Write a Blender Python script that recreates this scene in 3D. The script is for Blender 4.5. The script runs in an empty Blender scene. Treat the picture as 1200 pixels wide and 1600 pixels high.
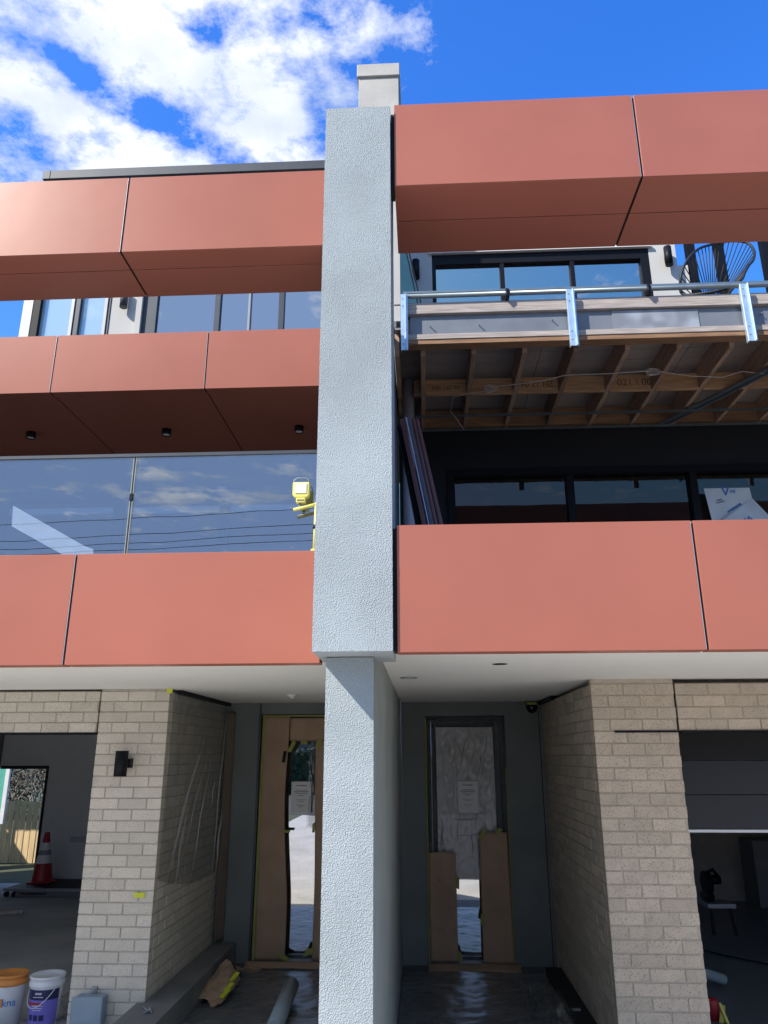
import bpy, bmesh, math, random
from mathutils import Vector, Matrix, noise
S = bpy.context.scene
random.seed(7)
EYE = 2.03
R = math.radians
# ---------------------------------------------------------------- camera
cam = bpy.data.cameras.new('camera'); cam_o = bpy.data.objects.new('camera', cam)
S.collection.objects.link(cam_o)
cam.sensor_fit = 'AUTO'; cam.sensor_width = 36; cam.lens = 36*1190/1600
cam.clip_start = .05; cam.clip_end = 5000
cam_o.matrix_world = (Matrix.Translation((0, 0, EYE)) @ Matrix.Rotation(R(2.84), 4, 'Z')
                      @ Matrix.Rotation(R(90+17.64), 4, 'X') @ Matrix.Rotation(R(-.12), 4, 'Z'))
S.camera = cam_o
# ---------------------------------------------------------------- sky and sun
SUNV = Vector((-1, -.75, 1.12)).normalized()          # towards the sun
W = bpy.data.worlds.new('World'); S.world = W; W.use_nodes = True
nt = W.node_tree; N = nt.nodes; L = nt.links
bg = N['Background']; bg.inputs['Strength'].default_value = .1
def wn(t, **k):
    n = N.new(t)
    for a, v in k.items(): setattr(n, a, v)
    return n
sky = wn('ShaderNodeTexSky', sky_type='NISHITA', sun_disc=False)
sky.sun_elevation = math.asin(SUNV.z); sky.sun_rotation = math.atan2(SUNV.x, SUNV.y)
sky.air_density = 1.0; sky.dust_density = .9; sky.ozone_density = 3.0
hs = wn('ShaderNodeHueSaturation'); hs.inputs['Saturation'].default_value = 1.36; hs.inputs['Value'].default_value = 2.35
hs.inputs['Hue'].default_value = .516
L.new(sky.outputs[0], hs.inputs['Color'])
dk = wn('ShaderNodeMix', data_type='RGBA', blend_type='DARKEN'); dk.inputs[0].default_value = 1; dk.inputs[7].default_value = (2.5, 3.7, 6.2, 1)
L.new(hs.outputs[0], dk.inputs[6])
tc = wn('ShaderNodeTexCoord'); sep = wn('ShaderNodeSeparateXYZ'); L.new(tc.outputs['Generated'], sep.inputs[0])
def M(op, a, b=None, clamp=False):
    m = wn('ShaderNodeMath', operation=op, use_clamp=clamp)
    for i, v in enumerate((a, b)):
        if v is None: continue
        if isinstance(v, (int, float)): m.inputs[i].default_value = v
        else: L.new(v, m.inputs[i])
    return m.outputs[0]
zc = M('MAXIMUM', sep.outputs[2], .06)
u = M('DIVIDE', sep.outputs[0], zc); v = M('DIVIDE', sep.outputs[1], zc)      # cloud layer plane
cmb = wn('ShaderNodeCombineXYZ'); L.new(u, cmb.inputs[0]); L.new(v, cmb.inputs[1])
n1 = wn('ShaderNodeTexNoise'); n1.inputs['Scale'].default_value = 5.6; n1.inputs['Detail'].default_value = 9
n1.inputs['Roughness'].default_value = .66; n1.inputs['Distortion'].default_value = .05
L.new(cmb.outputs[0], n1.inputs['Vector'])
def blob(cx, cy, rx, ry, amp, ang=0):
    ca, sa = math.cos(ang), math.sin(ang)
    du = M('SUBTRACT', u, cx); dv = M('SUBTRACT', v, cy)
    a = M('DIVIDE', M('ADD', M('MULTIPLY', du, ca), M('MULTIPLY', dv, sa)), rx)
    b = M('DIVIDE', M('SUBTRACT', M('MULTIPLY', dv, ca), M('MULTIPLY', du, sa)), ry)
    r2 = M('ADD', M('MULTIPLY', a, a), M('MULTIPLY', b, b))
    return M('MULTIPLY', M('POWER', 2.718, M('MULTIPLY', r2, -1)), amp)
SKYBLOBS = [(-.38, .90, .50, .42, .33, 0), (-.43, .98, .15, .05, -.27, .8), (-.53, .86, .07, .03, -.2, .8), (-.29, .82, .05, .03, -.16, -.6), (-.13, .90, .07, .03, -.14, 0), (-.15, 1.0, .03, .06, -.14, 0), (.42, .9, .34, .4, -.45, 0), (-.9, -2.9, .45, .3, .17, 0), (.5, -2.6, .4, .3, .1, 0)]
den = M('ADD', n1.outputs[0], -.585)
for bb in SKYBLOBS: den = M('ADD', den, blob(*bb))
den = M('MULTIPLY', den, 5.5, True)
n2 = wn('ShaderNodeTexNoise'); n2.inputs['Scale'].default_value = 4.2; n2.inputs['Detail'].default_value = 6
off = wn('ShaderNodeVectorMath', operation='ADD'); off.inputs[1].default_value = (3.1, 1.7, 0)
L.new(cmb.outputs[0], off.inputs[0]); L.new(off.outputs[0], n2.inputs['Vector'])
cr = wn('ShaderNodeValToRGB'); cr.color_ramp.elements[0].position = .36; cr.color_ramp.elements[1].position = .62
cr.color_ramp.elements[0].color = (4.0, 4.7, 6.0, 1); cr.color_ramp.elements[1].color = (7.2, 7.4, 7.7, 1)
L.new(n2.outputs[0], cr.inputs[0])
fade = M('MULTIPLY', M('SUBTRACT', sep.outputs[2], .03), 12, True)
mx = wn('ShaderNodeMix', data_type='RGBA')
L.new(M('MULTIPLY', M('MULTIPLY', den, .97), fade), mx.inputs[0]); L.new(dk.outputs[2], mx.inputs[6]); L.new(cr.outputs[0], mx.inputs[7])
L.new(mx.outputs[2], bg.inputs['Color'])
sun = bpy.data.lights.new('sun', 'SUN'); sun.energy = 4.2; sun.angle = R(.5); sun.color = (1, .93, .82)
sun_o = bpy.data.objects.new('sun', sun); S.collection.objects.link(sun_o)
sun_o.rotation_euler = (-SUNV).to_track_quat('-Z', 'Y').to_euler(); sun_o.location = (0, 0, 30)
S.view_settings.view_transform = 'Standard'; S.view_settings.look = 'None'
S.view_settings.gamma = 1; S.view_settings.use_curve_mapping = False; S.view_settings.exposure = .68

# ---------------------------------------------------------------- materials
MATS = {}
def mat(name, col, rough=.6, metal=0, spec=.5, var=.08, vs=6, bump=0, bs=60, rnd=0, speck=0, sks=120, det=6, coat=0, stretch=None, bdist=.01):
    if name in MATS: return MATS[name]
    m = bpy.data.materials.new(name); m.use_nodes = True; t = m.node_tree; n = t.nodes; l = t.links
    p = n['Principled BSDF']; p.inputs['Roughness'].default_value = rough; p.inputs['Metallic'].default_value = metal
    p.inputs['Specular IOR Level'].default_value = spec; p.inputs['Coat Weight'].default_value = coat
    c = n.new('ShaderNodeTexCoord'); g = n.new('ShaderNodeNewGeometry')
    src = c.outputs['Object'] if rnd else g.outputs['Position']
    if stretch:
        mp = n.new('ShaderNodeMapping'); mp.inputs['Scale'].default_value = stretch; l.new(src, mp.inputs['Vector']); src = mp.outputs[0]
    if rnd:
        oi = n.new('ShaderNodeObjectInfo'); va = n.new('ShaderNodeVectorMath'); va.operation = 'ADD'
        l.new(src, va.inputs[0]); l.new(oi.outputs['Location'], va.inputs[1]); src = va.outputs[0]
    nz = n.new('ShaderNodeTexNoise'); nz.inputs['Scale'].default_value = vs; nz.inputs['Detail'].default_value = det
    l.new(src, nz.inputs['Vector'])
    h = n.new('ShaderNodeHueSaturation'); h.inputs['Color'].default_value = (*col, 1)
    mr = n.new('ShaderNodeMapRange'); mr.inputs['From Min'].default_value = .3; mr.inputs['From Max'].default_value = .7
    mr.inputs['To Min'].default_value = 1-var; mr.inputs['To Max'].default_value = 1+var; l.new(nz.outputs[0], mr.inputs[0])
    val = mr.outputs[0]
    if rnd:
        m2 = n.new('ShaderNodeMapRange'); m2.inputs['To Min'].default_value = 1-rnd; m2.inputs['To Max'].default_value = 1+rnd
        l.new(oi.outputs['Random'], m2.inputs[0])
        mm = n.new('ShaderNodeMath'); mm.operation = 'MULTIPLY'; l.new(val, mm.inputs[0]); l.new(m2.outputs[0], mm.inputs[1]); val = mm.outputs[0]
    if speck:
        sp = n.new('ShaderNodeTexNoise'); sp.inputs['Scale'].default_value = sks; sp.inputs['Detail'].default_value = 2; l.new(src, sp.inputs['Vector'])
        m3 = n.new('ShaderNodeMapRange'); m3.inputs['From Min'].default_value = .3; m3.inputs['From Max'].default_value = .45
        m3.inputs['To Min'].default_value = 1-speck; m3.inputs['To Max'].default_value = 1; l.new(sp.outputs[0], m3.inputs[0])
        mm = n.new('ShaderNodeMath'); mm.operation = 'MULTIPLY'; l.new(val, mm.inputs[0]); l.new(m3.outputs[0], mm.inputs[1]); val = mm.outputs[0]
    l.new(val, h.inputs['Value']); l.new(h.outputs[0], p.inputs['Base Color'])
    if bump:
        bn = n.new('ShaderNodeTexNoise'); bn.inputs['Scale'].default_value = bs; bn.inputs['Detail'].default_value = 3; l.new(src, bn.inputs['Vector'])
        b = n.new('ShaderNodeBump'); b.inputs['Strength'].default_value = bump; b.inputs['Distance'].default_value = bdist
        l.new(bn.outputs[0], b.inputs['Height']); l.new(b.outputs[0], p.inputs['Normal'])
    MATS[name] = m; return m
def glass(name, tint, refl, rough=.0, film=0, filmcol=(.5, .5, .5)):
    if name in MATS: return MATS[name]
    m = bpy.data.materials.new(name); m.use_nodes = True; t = m.node_tree; n = t.nodes; l = t.links
    n.remove(n['Principled BSDF']); out = n['Material Output']
    tr = n.new('ShaderNodeBsdfTransparent'); tr.inputs[0].default_value = (*tint, 1)
    gl = n.new('ShaderNodeBsdfGlossy'); gl.inputs['Roughness'].default_value = rough; gl.inputs[0].default_value = (.93, .96, 1, 1)
    g = n.new('ShaderNodeNewGeometry'); nz = n.new('ShaderNodeTexNoise'); nz.inputs['Scale'].default_value = 1.3
    l.new(g.outputs['Position'], nz.inputs['Vector'])
    bp = n.new('ShaderNodeBump'); bp.inputs['Strength'].default_value = .02 if not film else .5; bp.inputs['Distance'].default_value = .05 if not film else .004
    if film: nz.inputs['Scale'].default_value = 14
    l.new(nz.outputs[0], bp.inputs['Height']); l.new(bp.outputs[0], gl.inputs['Normal'])
    fr = n.new('ShaderNodeLayerWeight'); fr.inputs[0].default_value = .5
    pw5 = n.new('ShaderNodeMath'); pw5.operation = 'POWER'; pw5.inputs[1].default_value = 4; l.new(fr.outputs['Facing'], pw5.inputs[0])
    a = n.new('ShaderNodeMath'); a.operation = 'MULTIPLY_ADD'; a.use_clamp = True; a.inputs[1].default_value = .8; a.inputs[2].default_value = refl+.05; l.new(pw5.outputs[0], a.inputs[0])
    mi = n.new('ShaderNodeMixShader'); l.new(a.outputs[0], mi.inputs[0]); l.new(tr.outputs[0], mi.inputs[1]); l.new(gl.outputs[0], mi.inputs[2])
    last = mi
    if film:
        df = n.new('ShaderNodeBsdfDiffuse'); df.inputs[0].default_value = (*filmcol, 1)
        m2 = n.new('ShaderNodeMixShader'); m2.inputs[0].default_value = film; l.new(mi.outputs[0], m2.inputs[1]); l.new(df.outputs[0], m2.inputs[2]); last = m2
    l.new(last.outputs[0], out.inputs[0]); MATS[name] = m; return m
def render_mat(name, col, scale=70, strength=.9):
    m = mat(name, col, .85, var=.11, vs=2.2, spec=.3)
    n = m.node_tree.nodes; l = m.node_tree.links; p = n['Principled BSDF']
    g = n.new('ShaderNodeNewGeometry')
    vz = n.new('ShaderNodeTexVoronoi'); vz.inputs['Scale'].default_value = scale; vz.feature = 'SMOOTH_F1'
    nz = n.new('ShaderNodeTexNoise'); nz.inputs['Scale'].default_value = scale*.9; nz.inputs['Detail'].default_value = 4
    l.new(g.outputs['Position'], vz.inputs['Vector']); l.new(g.outputs['Position'], nz.inputs['Vector'])
    ad = n.new('ShaderNodeMath'); ad.operation = 'ADD'; l.new(vz.outputs[0], ad.inputs[0]); l.new(nz.outputs[0], ad.inputs[1])
    b = n.new('ShaderNodeBump'); b.inputs['Strength'].default_value = strength; b.inputs['Distance'].default_value = .006
    l.new(ad.outputs[0], b.inputs['Height']); l.new(b.outputs[0], p.inputs['Normal']); return m
terra = mat('terracotta_panel', (.395, .132, .088), .33, var=.05, vs=1.6, rnd=.035, spec=.45, bump=.06, bs=1.1, bdist=.05)
terra_dk = mat('terracotta_edge', (.20, .06, .05), .5)
joint = mat('dark_joint', (.012, .013, .016), .7)
silver = mat('bare_aluminium_edge', (.75, .76, .78), .35, metal=.6)
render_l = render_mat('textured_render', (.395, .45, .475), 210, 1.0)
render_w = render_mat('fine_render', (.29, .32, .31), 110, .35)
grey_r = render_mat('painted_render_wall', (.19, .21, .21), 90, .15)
upper_r = mat('pale_upper_render', (.55, .55, .53), .85, var=.06, vs=2)
conc = mat('raw_cement_render', (.50, .49, .46), .9, var=.12, vs=3, bump=.15, bs=30)
white = mat('white_ceiling_paint', (.87, .87, .84), .7, var=.02, vs=1)
black = mat('black_powdercoat', (.007, .008, .012), .5, spec=.2)
dark_wall = mat('charcoal_painted_wall', (.016, .018, .024), .7, var=.15, vs=1.2)
dkmetal = mat('dark_grey_metal', (.055, .065, .08), .45, metal=.3)
grey_m = mat('grey_frame_metal', (.30, .32, .34), .45, metal=.4)
brick_l = mat('beige_brick', (.64, .59, .515), .92, var=.05, vs=9, rnd=.08, speck=.4, sks=130, bump=.35, bs=150, bdist=.004)
brick_r = mat('buff_brick', (.58, .495, .40), .92, var=.09, vs=9, rnd=.09, speck=.45, sks=120, bump=.45, bs=130, bdist=.005)
mortar_l = mat('grey_mortar', (.46, .425, .375), .95, var=.1, vs=20, bump=.3, bs=120)
mortar_r = mat('buff_mortar', (.50, .435, .36), .95, var=.1, vs=20, bump=.3, bs=120)
timber = mat('pine_timber', (.33, .185, .10), .75, var=.3, vs=4, stretch=(1, 14, 14), rnd=.12, bump=.1, bs=60)
timber_x = mat('pine_timber_cross', (.55, .33, .18), .75, var=.25, vs=4, stretch=(1, 1, 14), rnd=.1)
timber_j = mat('joist_timber', (.38, .245, .17), .8, var=.3, vs=5, stretch=(14, 1, 14), rnd=.3)
timber_p = mat('weathered_timber', (.40, .35, .32), .8, var=.3, vs=5, stretch=(1, 14, 22), rnd=.05)
board = mat('fibre_flooring_sheet', (.34, .295, .27), .85, var=.15, vs=2, rnd=.12)
steel_w = mat('primed_steel_web', (.19, .21, .24), .5, metal=.15, var=.1, vs=5)
galv = mat('galvanised_steel', (.52, .66, .80), .38, metal=.55, var=.1, vs=14)
galv_dk = mat('galvanised_rail', (.22, .27, .30), .4, metal=.6, var=.1, vs=12)
pvc = mat('pale_grey_pvc', (.50, .48, .56), .4)
kraft = mat('brown_masking_paper', (.42, .285, .19), .7, var=.1, vs=4, bump=.6, bs=7, bdist=.03)
tape = mat('yellow_green_tape', (.62, .66, .03), .5)
tape_d = mat('dull_yellow_tape', (.30, .31, .07), .6)
paper = mat('white_paper', (.72, .72, .73), .7, var=.02)
ink = mat('print_ink', (.10, .10, .13), .7)
yellow = mat('yellow_tool_plastic', (.74, .68, .17), .45)
concrete = mat('concrete_floor', (.40, .40, .395), .8, var=.2, vs=1.3, bump=.1, bs=30)
drive = mat('exposed_aggregate_concrete', (.62, .585, .53), .9, var=.12, vs=2, speck=.3, sks=40, bump=.3, bs=60)
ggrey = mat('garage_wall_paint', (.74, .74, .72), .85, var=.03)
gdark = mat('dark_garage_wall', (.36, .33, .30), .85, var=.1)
tile_m = mat('dark_porch_tile', (.12, .125, .135), .65, var=.2, vs=3, rnd=.12)
grout = mat('tile_grout', (.03, .03, .033), .9)
clear = glass('blue_window_glass', (.60, .66, .72), .24)
clear2 = glass('inner_window_glass', (.25, .28, .33), .20)
dkglass = glass('shaded_window_glass', (.45, .44, .45), .0)
upglass = glass('upper_window_glass', (.16, .18, .2), .48)
paleglass = glass('pale_balcony_glass', (.80, .93, .97), .10, film=.42, filmcol=(.66, .84, .92))
greenglass = glass('green_edge_glass', (.35, .62, .58), .08)
doorglass = glass('door_glass', (.02, .02, .03), .55)
pfilm = glass('clear_plastic_film', (.84, .85, .85), .03, rough=.22, film=.07, filmcol=(.34, .34, .34))
pfilm2 = glass('milky_plastic_film', (.5, .5, .52), .08, rough=.3, film=.66, filmcol=(.66, .66, .66))
floorfilm = glass('dusty_floor_film', (.88, .89, .92), -.02, rough=.35, film=.05, filmcol=(.25, .27, .30))
lens = mat('frosted_lens', (.85, .85, .85), .3)
redp = mat('red_cone_plastic', (.36, .02, .03), .45)
refw = mat('white_reflective_band', (.75, .76, .78), .4)
fence_m = mat('treated_pine_paling', (.68, .50, .28), .8, var=.15, vs=3, stretch=(8, 8, 1), rnd=.12)
teal = mat('teal_panel', (.10, .42, .36), .5)
leaf = mat('dry_leaf', (.11, .085, .06), .8, var=.5, vs=9)
leaf2 = mat('dusty_green_leaf', (.075, .085, .045), .8, var=.4, vs=9)
bark = mat('grey_bark', (.26, .23, .21), .9)
bwhite = mat('white_bucket_plastic', (.78, .79, .82), .35)
borange = mat('orange_lid_plastic', (.72, .27, .06), .4)
bpurple = mat('purple_label', (.20, .17, .62), .4)
bnavy = mat('navy_label', (.02, .022, .10), .4)
bblue = mat('blue_print', (.03, .16, .55), .4)
bluegrey = mat('blue_grey_plastic', (.24, .33, .42), .45)
rollg = mat('grey_vinyl_roll', (.27, .32, .35), .5)
bronze = mat('red_brown_extrusion', (.20, .085, .085), .4, metal=.3)
cord = mat('black_cord', (.012, .012, .014), .6)
roofm = mat('dark_roof_metal', (.06, .07, .085), .5, metal=.3)
stone = mat('grey_stone_ledge', (.19, .195, .20), .75, var=.15, vs=5)
asphalt = mat('asphalt', (.06, .06, .062), .9, var=.15, vs=6, bump=.3, bs=90)
housem = mat('pale_weatherboard', (.25, .24, .22), .85)
hedge_m = mat('hedge_leaf', (.04, .06, .025), .8, var=.5, vs=6)

# ---------------------------------------------------------------- helpers
col = S.collection
class MB:
    def __init__(s): s.v = []; s.f = []; s.sm = []
    def add(s, vs, fs, smooth=False):
        o = len(s.v); s.v += [tuple(p) for p in vs]; s.f += [tuple(i+o for i in f) for f in fs]; s.sm += [smooth]*len(fs); return s
    def box(s, x0, x1, y0, y1, z0, z1):
        vs = [(x, y, z) for x in (x0, x1) for y in (y0, y1) for z in (z0, z1)]
        return s.add(vs, [(0, 1, 3, 2), (4, 6, 7, 5), (0, 4, 5, 1), (2, 3, 7, 6), (0, 2, 6, 4), (1, 5, 7, 3)])
    def beam(s, a, b, w, h, up=(0, 0, 1)):
        a = Vector(a); b = Vector(b); d = (b-a).normalized(); u = Vector(up)
        if abs(d.dot(u)) > .98: u = Vector((0, 1, 0))
        sx = d.cross(u).normalized(); uu = sx.cross(d).normalized()
        vs = []
        for p in (a, b):
            for i, j in ((-1, -1), (1, -1), (1, 1), (-1, 1)): vs.append(p+sx*(w/2*i)+uu*(h/2*j))
        return s.add(vs, [(0, 3, 2, 1), (4, 5, 6, 7), (0, 1, 5, 4), (1, 2, 6, 5), (2, 3, 7, 6), (3, 0, 4, 7)])
    def tube(s, pts, r, n=8, cap=True):
        pts = [Vector(p) for p in pts]; rings = []; rr = r if isinstance(r, (list, tuple)) else [r]*len(pts)
        o = len(s.v); ref = None
        for i, p in enumerate(pts):
            d = (pts[min(i+1, len(pts)-1)]-pts[max(i-1, 0)]).normalized()
            if ref is None: ref = Vector((0, 0, 1)) if abs(d.z) < .9 else Vector((1, 0, 0))
            a = d.cross(ref).normalized(); b = a.cross(d).normalized(); ref = b
            for k in range(n):
                t = 2*math.pi*k/n; s.v.append(tuple(p+a*(rr[i]*math.cos(t))+b*(rr[i]*math.sin(t))))
        for i in range(len(pts)-1):
            for k in range(n):
                s.f.append((o+i*n+k, o+i*n+(k+1) % n, o+(i+1)*n+(k+1) % n, o+(i+1)*n+k)); s.sm.append(True)
        if cap:
            s.f.append(tuple(o+k for k in reversed(range(n)))); s.sm.append(False)
            e = o+(len(pts)-1)*n; s.f.append(tuple(e+k for k in range(n))); s.sm.append(False)
        return s
    def lathe(s, c, prof, n=28, smooth=True):      # prof: (r, z) pairs
        o = len(s.v); c = Vector(c)
        for r, z in prof:
            for k in range(n):
                t = 2*math.pi*k/n; s.v.append((c.x+r*math.cos(t), c.y+r*math.sin(t), c.z+z))
        for i in range(len(prof)-1):
            for k in range(n):
                s.f.append((o+i*n+k, o+i*n+(k+1) % n, o+(i+1)*n+(k+1) % n, o+(i+1)*n+k)); s.sm.append(smooth)
        return s
    def prism(s, poly, axis, a, b):               # extrude polygon along an axis
        n = len(poly); vs = []
        for t in (a, b):
            for p, q in poly:
                vs.append((t, p, q) if axis == 'x' else (p, t, q) if axis == 'y' else (p, q, t))
        return s.add(vs, [tuple(range(n)), tuple(reversed(range(n, 2*n)))]+[(i, i+n, (i+1) % n+n, (i+1) % n) for i in range(n)])
    def build(s, name, m, parent=None, bevel=0, label=None, kind=None):
        me = bpy.data.meshes.new(name); me.from_pydata(s.v, [], s.f); me.update()
        me.polygons.foreach_set('use_smooth', s.sm)
        bm = bmesh.new(); bm.from_mesh(me); bmesh.ops.recalc_face_normals(bm, faces=bm.faces)
        if bevel: bmesh.ops.bevel(bm, geom=bm.edges[:], offset=bevel, segments=1, affect='EDGES', clamp_overlap=True)
        bm.to_mesh(me); bm.free()
        me.materials.append(m)
        return link(name, me, parent, label, kind)
def link(name, data, parent=None, label=None, kind=None):
    o = bpy.data.objects.new(name, data); col.objects.link(o)
    if parent:
        o.parent = parent; o.matrix_parent_inverse = Matrix.Translation(-world_loc(parent))
    if label: o['label'] = label
    if kind: o['kind'] = kind
    return o
def world_loc(o): return Vector(o.get('_w', (0, 0, 0)))
def thing(name, label, cat, loc=(0, 0, 0), group=None):
    o = bpy.data.objects.new(name, None); col.objects.link(o); o.location = loc; o['_w'] = tuple(loc)
    o['label'] = label; o['category'] = cat
    if group: o['group'] = group
    o.empty_display_size = .1
    return o
def tag(o, label, cat, group=None):
    o['label'] = label; o['category'] = cat
    if group: o['group'] = group
    return o
def bx(name, x0, x1, y0, y1, z0, z1, m, parent=None, bevel=0, label=None, kind=None):
    return MB().box(x0, x1, y0, y1, z0, z1).build(name, m, parent, bevel, label, kind)
def sheet(name, P, m, parent=None, nu=24, nv=30, amp=.01, sc=4, seed=0, th=0, axis=(0, 1, 0), stretch=(1, 1, 1)):
    """P(u, v) -> point; wrinkled sheet"""
    b = MB(); vs = []; ax = Vector(axis)
    for j in range(nv+1):
        for i in range(nu+1):
            p = Vector(P(i/nu, j/nv)); q = Vector((p.x*stretch[0], p.y*stretch[1], p.z*stretch[2]))
            w = noise.fractal(q*sc+Vector((seed, 0, 0)), .6, 2.2, 4)
            vs.append(p+ax*(amp*(w-.0)))
    fs = [(j*(nu+1)+i, j*(nu+1)+i+1, (j+1)*(nu+1)+i+1, (j+1)*(nu+1)+i) for j in range(nv) for i in range(nu)]
    b.add(vs, fs, True)
    o = b.build(name, m, parent)
    if th:
        mod = o.modifiers.new('thickness', 'SOLIDIFY'); mod.thickness = th; mod.offset = 0
    return o
def text(name, s, loc, size, m, parent, rot=(90, 0, 0), ext=.0006, mirror=False, sx=1):
    c = bpy.data.curves.new(name, 'FONT'); c.body = s; c.size = size; c.extrude = ext; c.align_x = 'CENTER'; c.align_y = 'CENTER'
    c.materials.append(m)
    t_ = bpy.data.objects.new('t_', c); col.objects.link(t_); dg = bpy.context.evaluated_depsgraph_get(); dg.update()
    me = bpy.data.meshes.new_from_object(t_.evaluated_get(dg)); me.name = name; bpy.data.objects.remove(t_)
    if not me.materials: me.materials.append(m)
    o = link(name, me, parent); o.location = loc; o.rotation_euler = tuple(R(a) for a in rot); o.scale = (-sx if mirror else sx, 1, 1)
    return o

# ---------------------------------------------------------------- ground
g = MB(); prof = [(-600, .42), (-4, .42), (0, .42), (2.8, .12), (5.2, -.004), (30, -.004), (600, -.004)]
vs = [(x, y, z) for y, z in prof for x in (-600, 600)]
g.add(vs, [(2*i, 2*i+1, 2*i+3, 2*i+2) for i in range(len(prof)-1)])
g.build('ground', mat('dry_lawn', (.07, .08, .04), .95, var=.3, vs=3, bump=.3, bs=30), kind='structure')
g = MB(); pf_ = [(-.3, .426), (0, .426), (2.8, .126), (5.34, .001)]
g.add([(x, y, z) for y, z in pf_ for x in (-9, 9)], [(2*i, 2*i+1, 2*i+3, 2*i+2) for i in range(3)])
g.add([(-3.4, -5.9, .427), (2.3, -5.9, .427), (2.3, -.302, .427), (-3.4, -.302, .427)], [(0, 1, 2, 3)]); g.build('driveway', drive, kind='structure')
bx('road', -200, 200, -14, -6, .40, .425, asphalt, kind='structure')
bx('garage_floor', -9, 9, 5.35, 13.6, -.003, .0, concrete, kind='structure')

# ---------------------------------------------------------------- party wall with textured column
pw = thing('party_wall', 'tall pale blue grey textured column and fin wall dividing the two townhouses', 'wall', (-.35, 3.75, 0))
MB().prism([(3.75, 0), (8.268, 0), (8.268, 2.56), (3.982, 2.56), (3.982, 2.482), (3.75, 2.482)], 'x', -.47, -.238).build('lower_fin_wall', render_w, pw)
sf = bx('fin_wall_face', -.4705, -.2375, 3.742, 3.7495, 0, 2.480, render_l, pw)
def roughcol():
    x0, x1, y0, y1, z0, z1 = -.512, -.136, 3.54, 3.98, 2.484, 5.66
    b = MB(); st = .016
    xs = [x0+(x1-x0)*i/round((x1-x0)/st) for i in range(round((x1-x0)/st)+1)]
    zs = [z0+(z1-z0)*i/round((z1-z0)/st) for i in range(round((z1-z0)/st)+1)]
    def jit(p, a=.0007):
        w = noise.noise_vector(Vector(p)*55); return (p[0]+a*w.x, p[1]+a*w.y*1.2, p[2]+a*w.z*.8)
    vs = [jit((x, y0, z)) for z in zs for x in xs]; nx = len(xs)
    b.add(vs, [(j*nx+i, j*nx+i+1, (j+1)*nx+i+1, (j+1)*nx+i) for j in range(len(zs)-1) for i in range(nx-1)], True)
    for X in (x0, x1):
        vs = []
        for z in zs: vs += [jit((X, y0, z)), (X, y0+.06, z), (X, y1, z)]
        b.add(vs, [(j*3+i, j*3+i+1, (j+1)*3+i+1, (j+1)*3+i) for j in range(len(zs)-1) for i in range(2)], True)
    for Z in (z0, z1):
        vs = []
        for x in xs: vs += [jit((x, y0, Z)), (x, y0+.06, Z), (x, y1, Z)]
        b.add(vs, [(j*3+i, j*3+i+1, (j+1)*3+i+1, (j+1)*3+i) for j in range(nx-1) for i in range(2)], True)
    b.add([(x0, y1, z0), (x1, y1, z0), (x1, y1, z1), (x0, y1, z1)], [(0, 1, 2, 3)])
    return b
roughcol().build('column', render_l, pw)
bx('upper_fin_wall', -.46, -.215, 3.981, 6.99, 2.58, 5.60, grey_r, pw)
bx('roof_fin_wall', -.445, -.215, 6.991, 7.68, 2.58, 6.35, grey_r, pw)
bx('shadow_gap', -.1335, -.116, 3.60, 3.70, 2.49, 3.09, joint, pw)
bx('shadow_gap', -.1335, -.113, 3.60, 3.70, 5.115, 5.655, joint, pw)
ch = thing('parapet_wall', 'raw cement party wall parapet with overhanging cap above the column top', 'wall', (-.4, 7, 6.35))
bx('wall_body', -.635, -.165, 7.0, 12, 6.352, 9.64, conc, ch, .004)
bx('wall_cap', -.655, -.150, 6.975, 12.02, 9.642, 9.83, conc, ch, .008)

# ---------------------------------------------------------------- townhouses
HL = thing('townhouse', 'left townhouse clad in terracotta panels with finished glazed balcony storey', 'house', (-4, 3.95, 0), 'pair of attached townhouses')
HR = thing('townhouse', 'right townhouse clad in terracotta panels with unfinished exposed timber deck', 'house', (3, 3.57, 0), 'pair of attached townhouses')

def band(H, joints, yf, yb, z0, z1, under=None, seam=None, name='balcony_band', x0=None):
    """box clad in folded panels with dark shadow joints; joints = list of panel edges in X"""
    core = bx(name, joints[0]+.02, joints[-1]-.02, yf+.012, yb-.004, z0+.012, z1-.012, joint, H)
    g_ = .007
    n = len(joints)-1
    for i in range(n):
        a, b = joints[i]+(g_ if i else 0), joints[i+1]-(g_ if i < n-1 else 0)
        MB().box(a, b, yf, yf+.010, z0, z1).build('panel', terra, core, .0015)
        if i < n-1:   # bare aluminium cut edge seen in the joint
            MB().box(joints[i+1]-g_+.0003, joints[i+1]-g_+.0022, yf+.001, yf+.010, z0+.002, z1-.002).build('panel_edge', silver, core)
        MB().box(a, b, yf+.0105, yb, z1-.008, z1+.002).build('top_panel', terra, core)
        if under:
            ed = [yf+.0105]+[yf+s for s in under]
            for k in range(len(ed)-1):
                MB().box(a, b, ed[k]+(.005 if k else 0), ed[k+1]-(.004 if k < len(ed)-2 else 0), z0+.0005, z0+.009).build('underside_panel', terra, core, .001)
            MB().box(a, b, yb-.002, yb+.006, z0+.010, z1-.01).build('rear_panel', terra, core)
    return core
LJ = [-9.2, -6.5, -3.9, -1.88, -.53]
band(HL, [-8.0, -4.9, -1.88, -.53], 3.95, 4.06, 2.478, 3.076, under=[.11])
band(HL, [-8.0, -4.9, -1.84, -.53], 3.95, 4.44, 5.02, 5.585, under=[.19, .49], name='upper_beam')
band(HR, [-.115, 1.30, 2.75, 4.6, 7.0], 3.565, 3.66, 2.480, 3.096, under=[.095])
band(HR, [-.112, 1.277, 3.2, 5.2, 7.0], 3.565, 4.19, 5.112, 5.692, under=[.31, .62], name='upper_beam')
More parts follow.
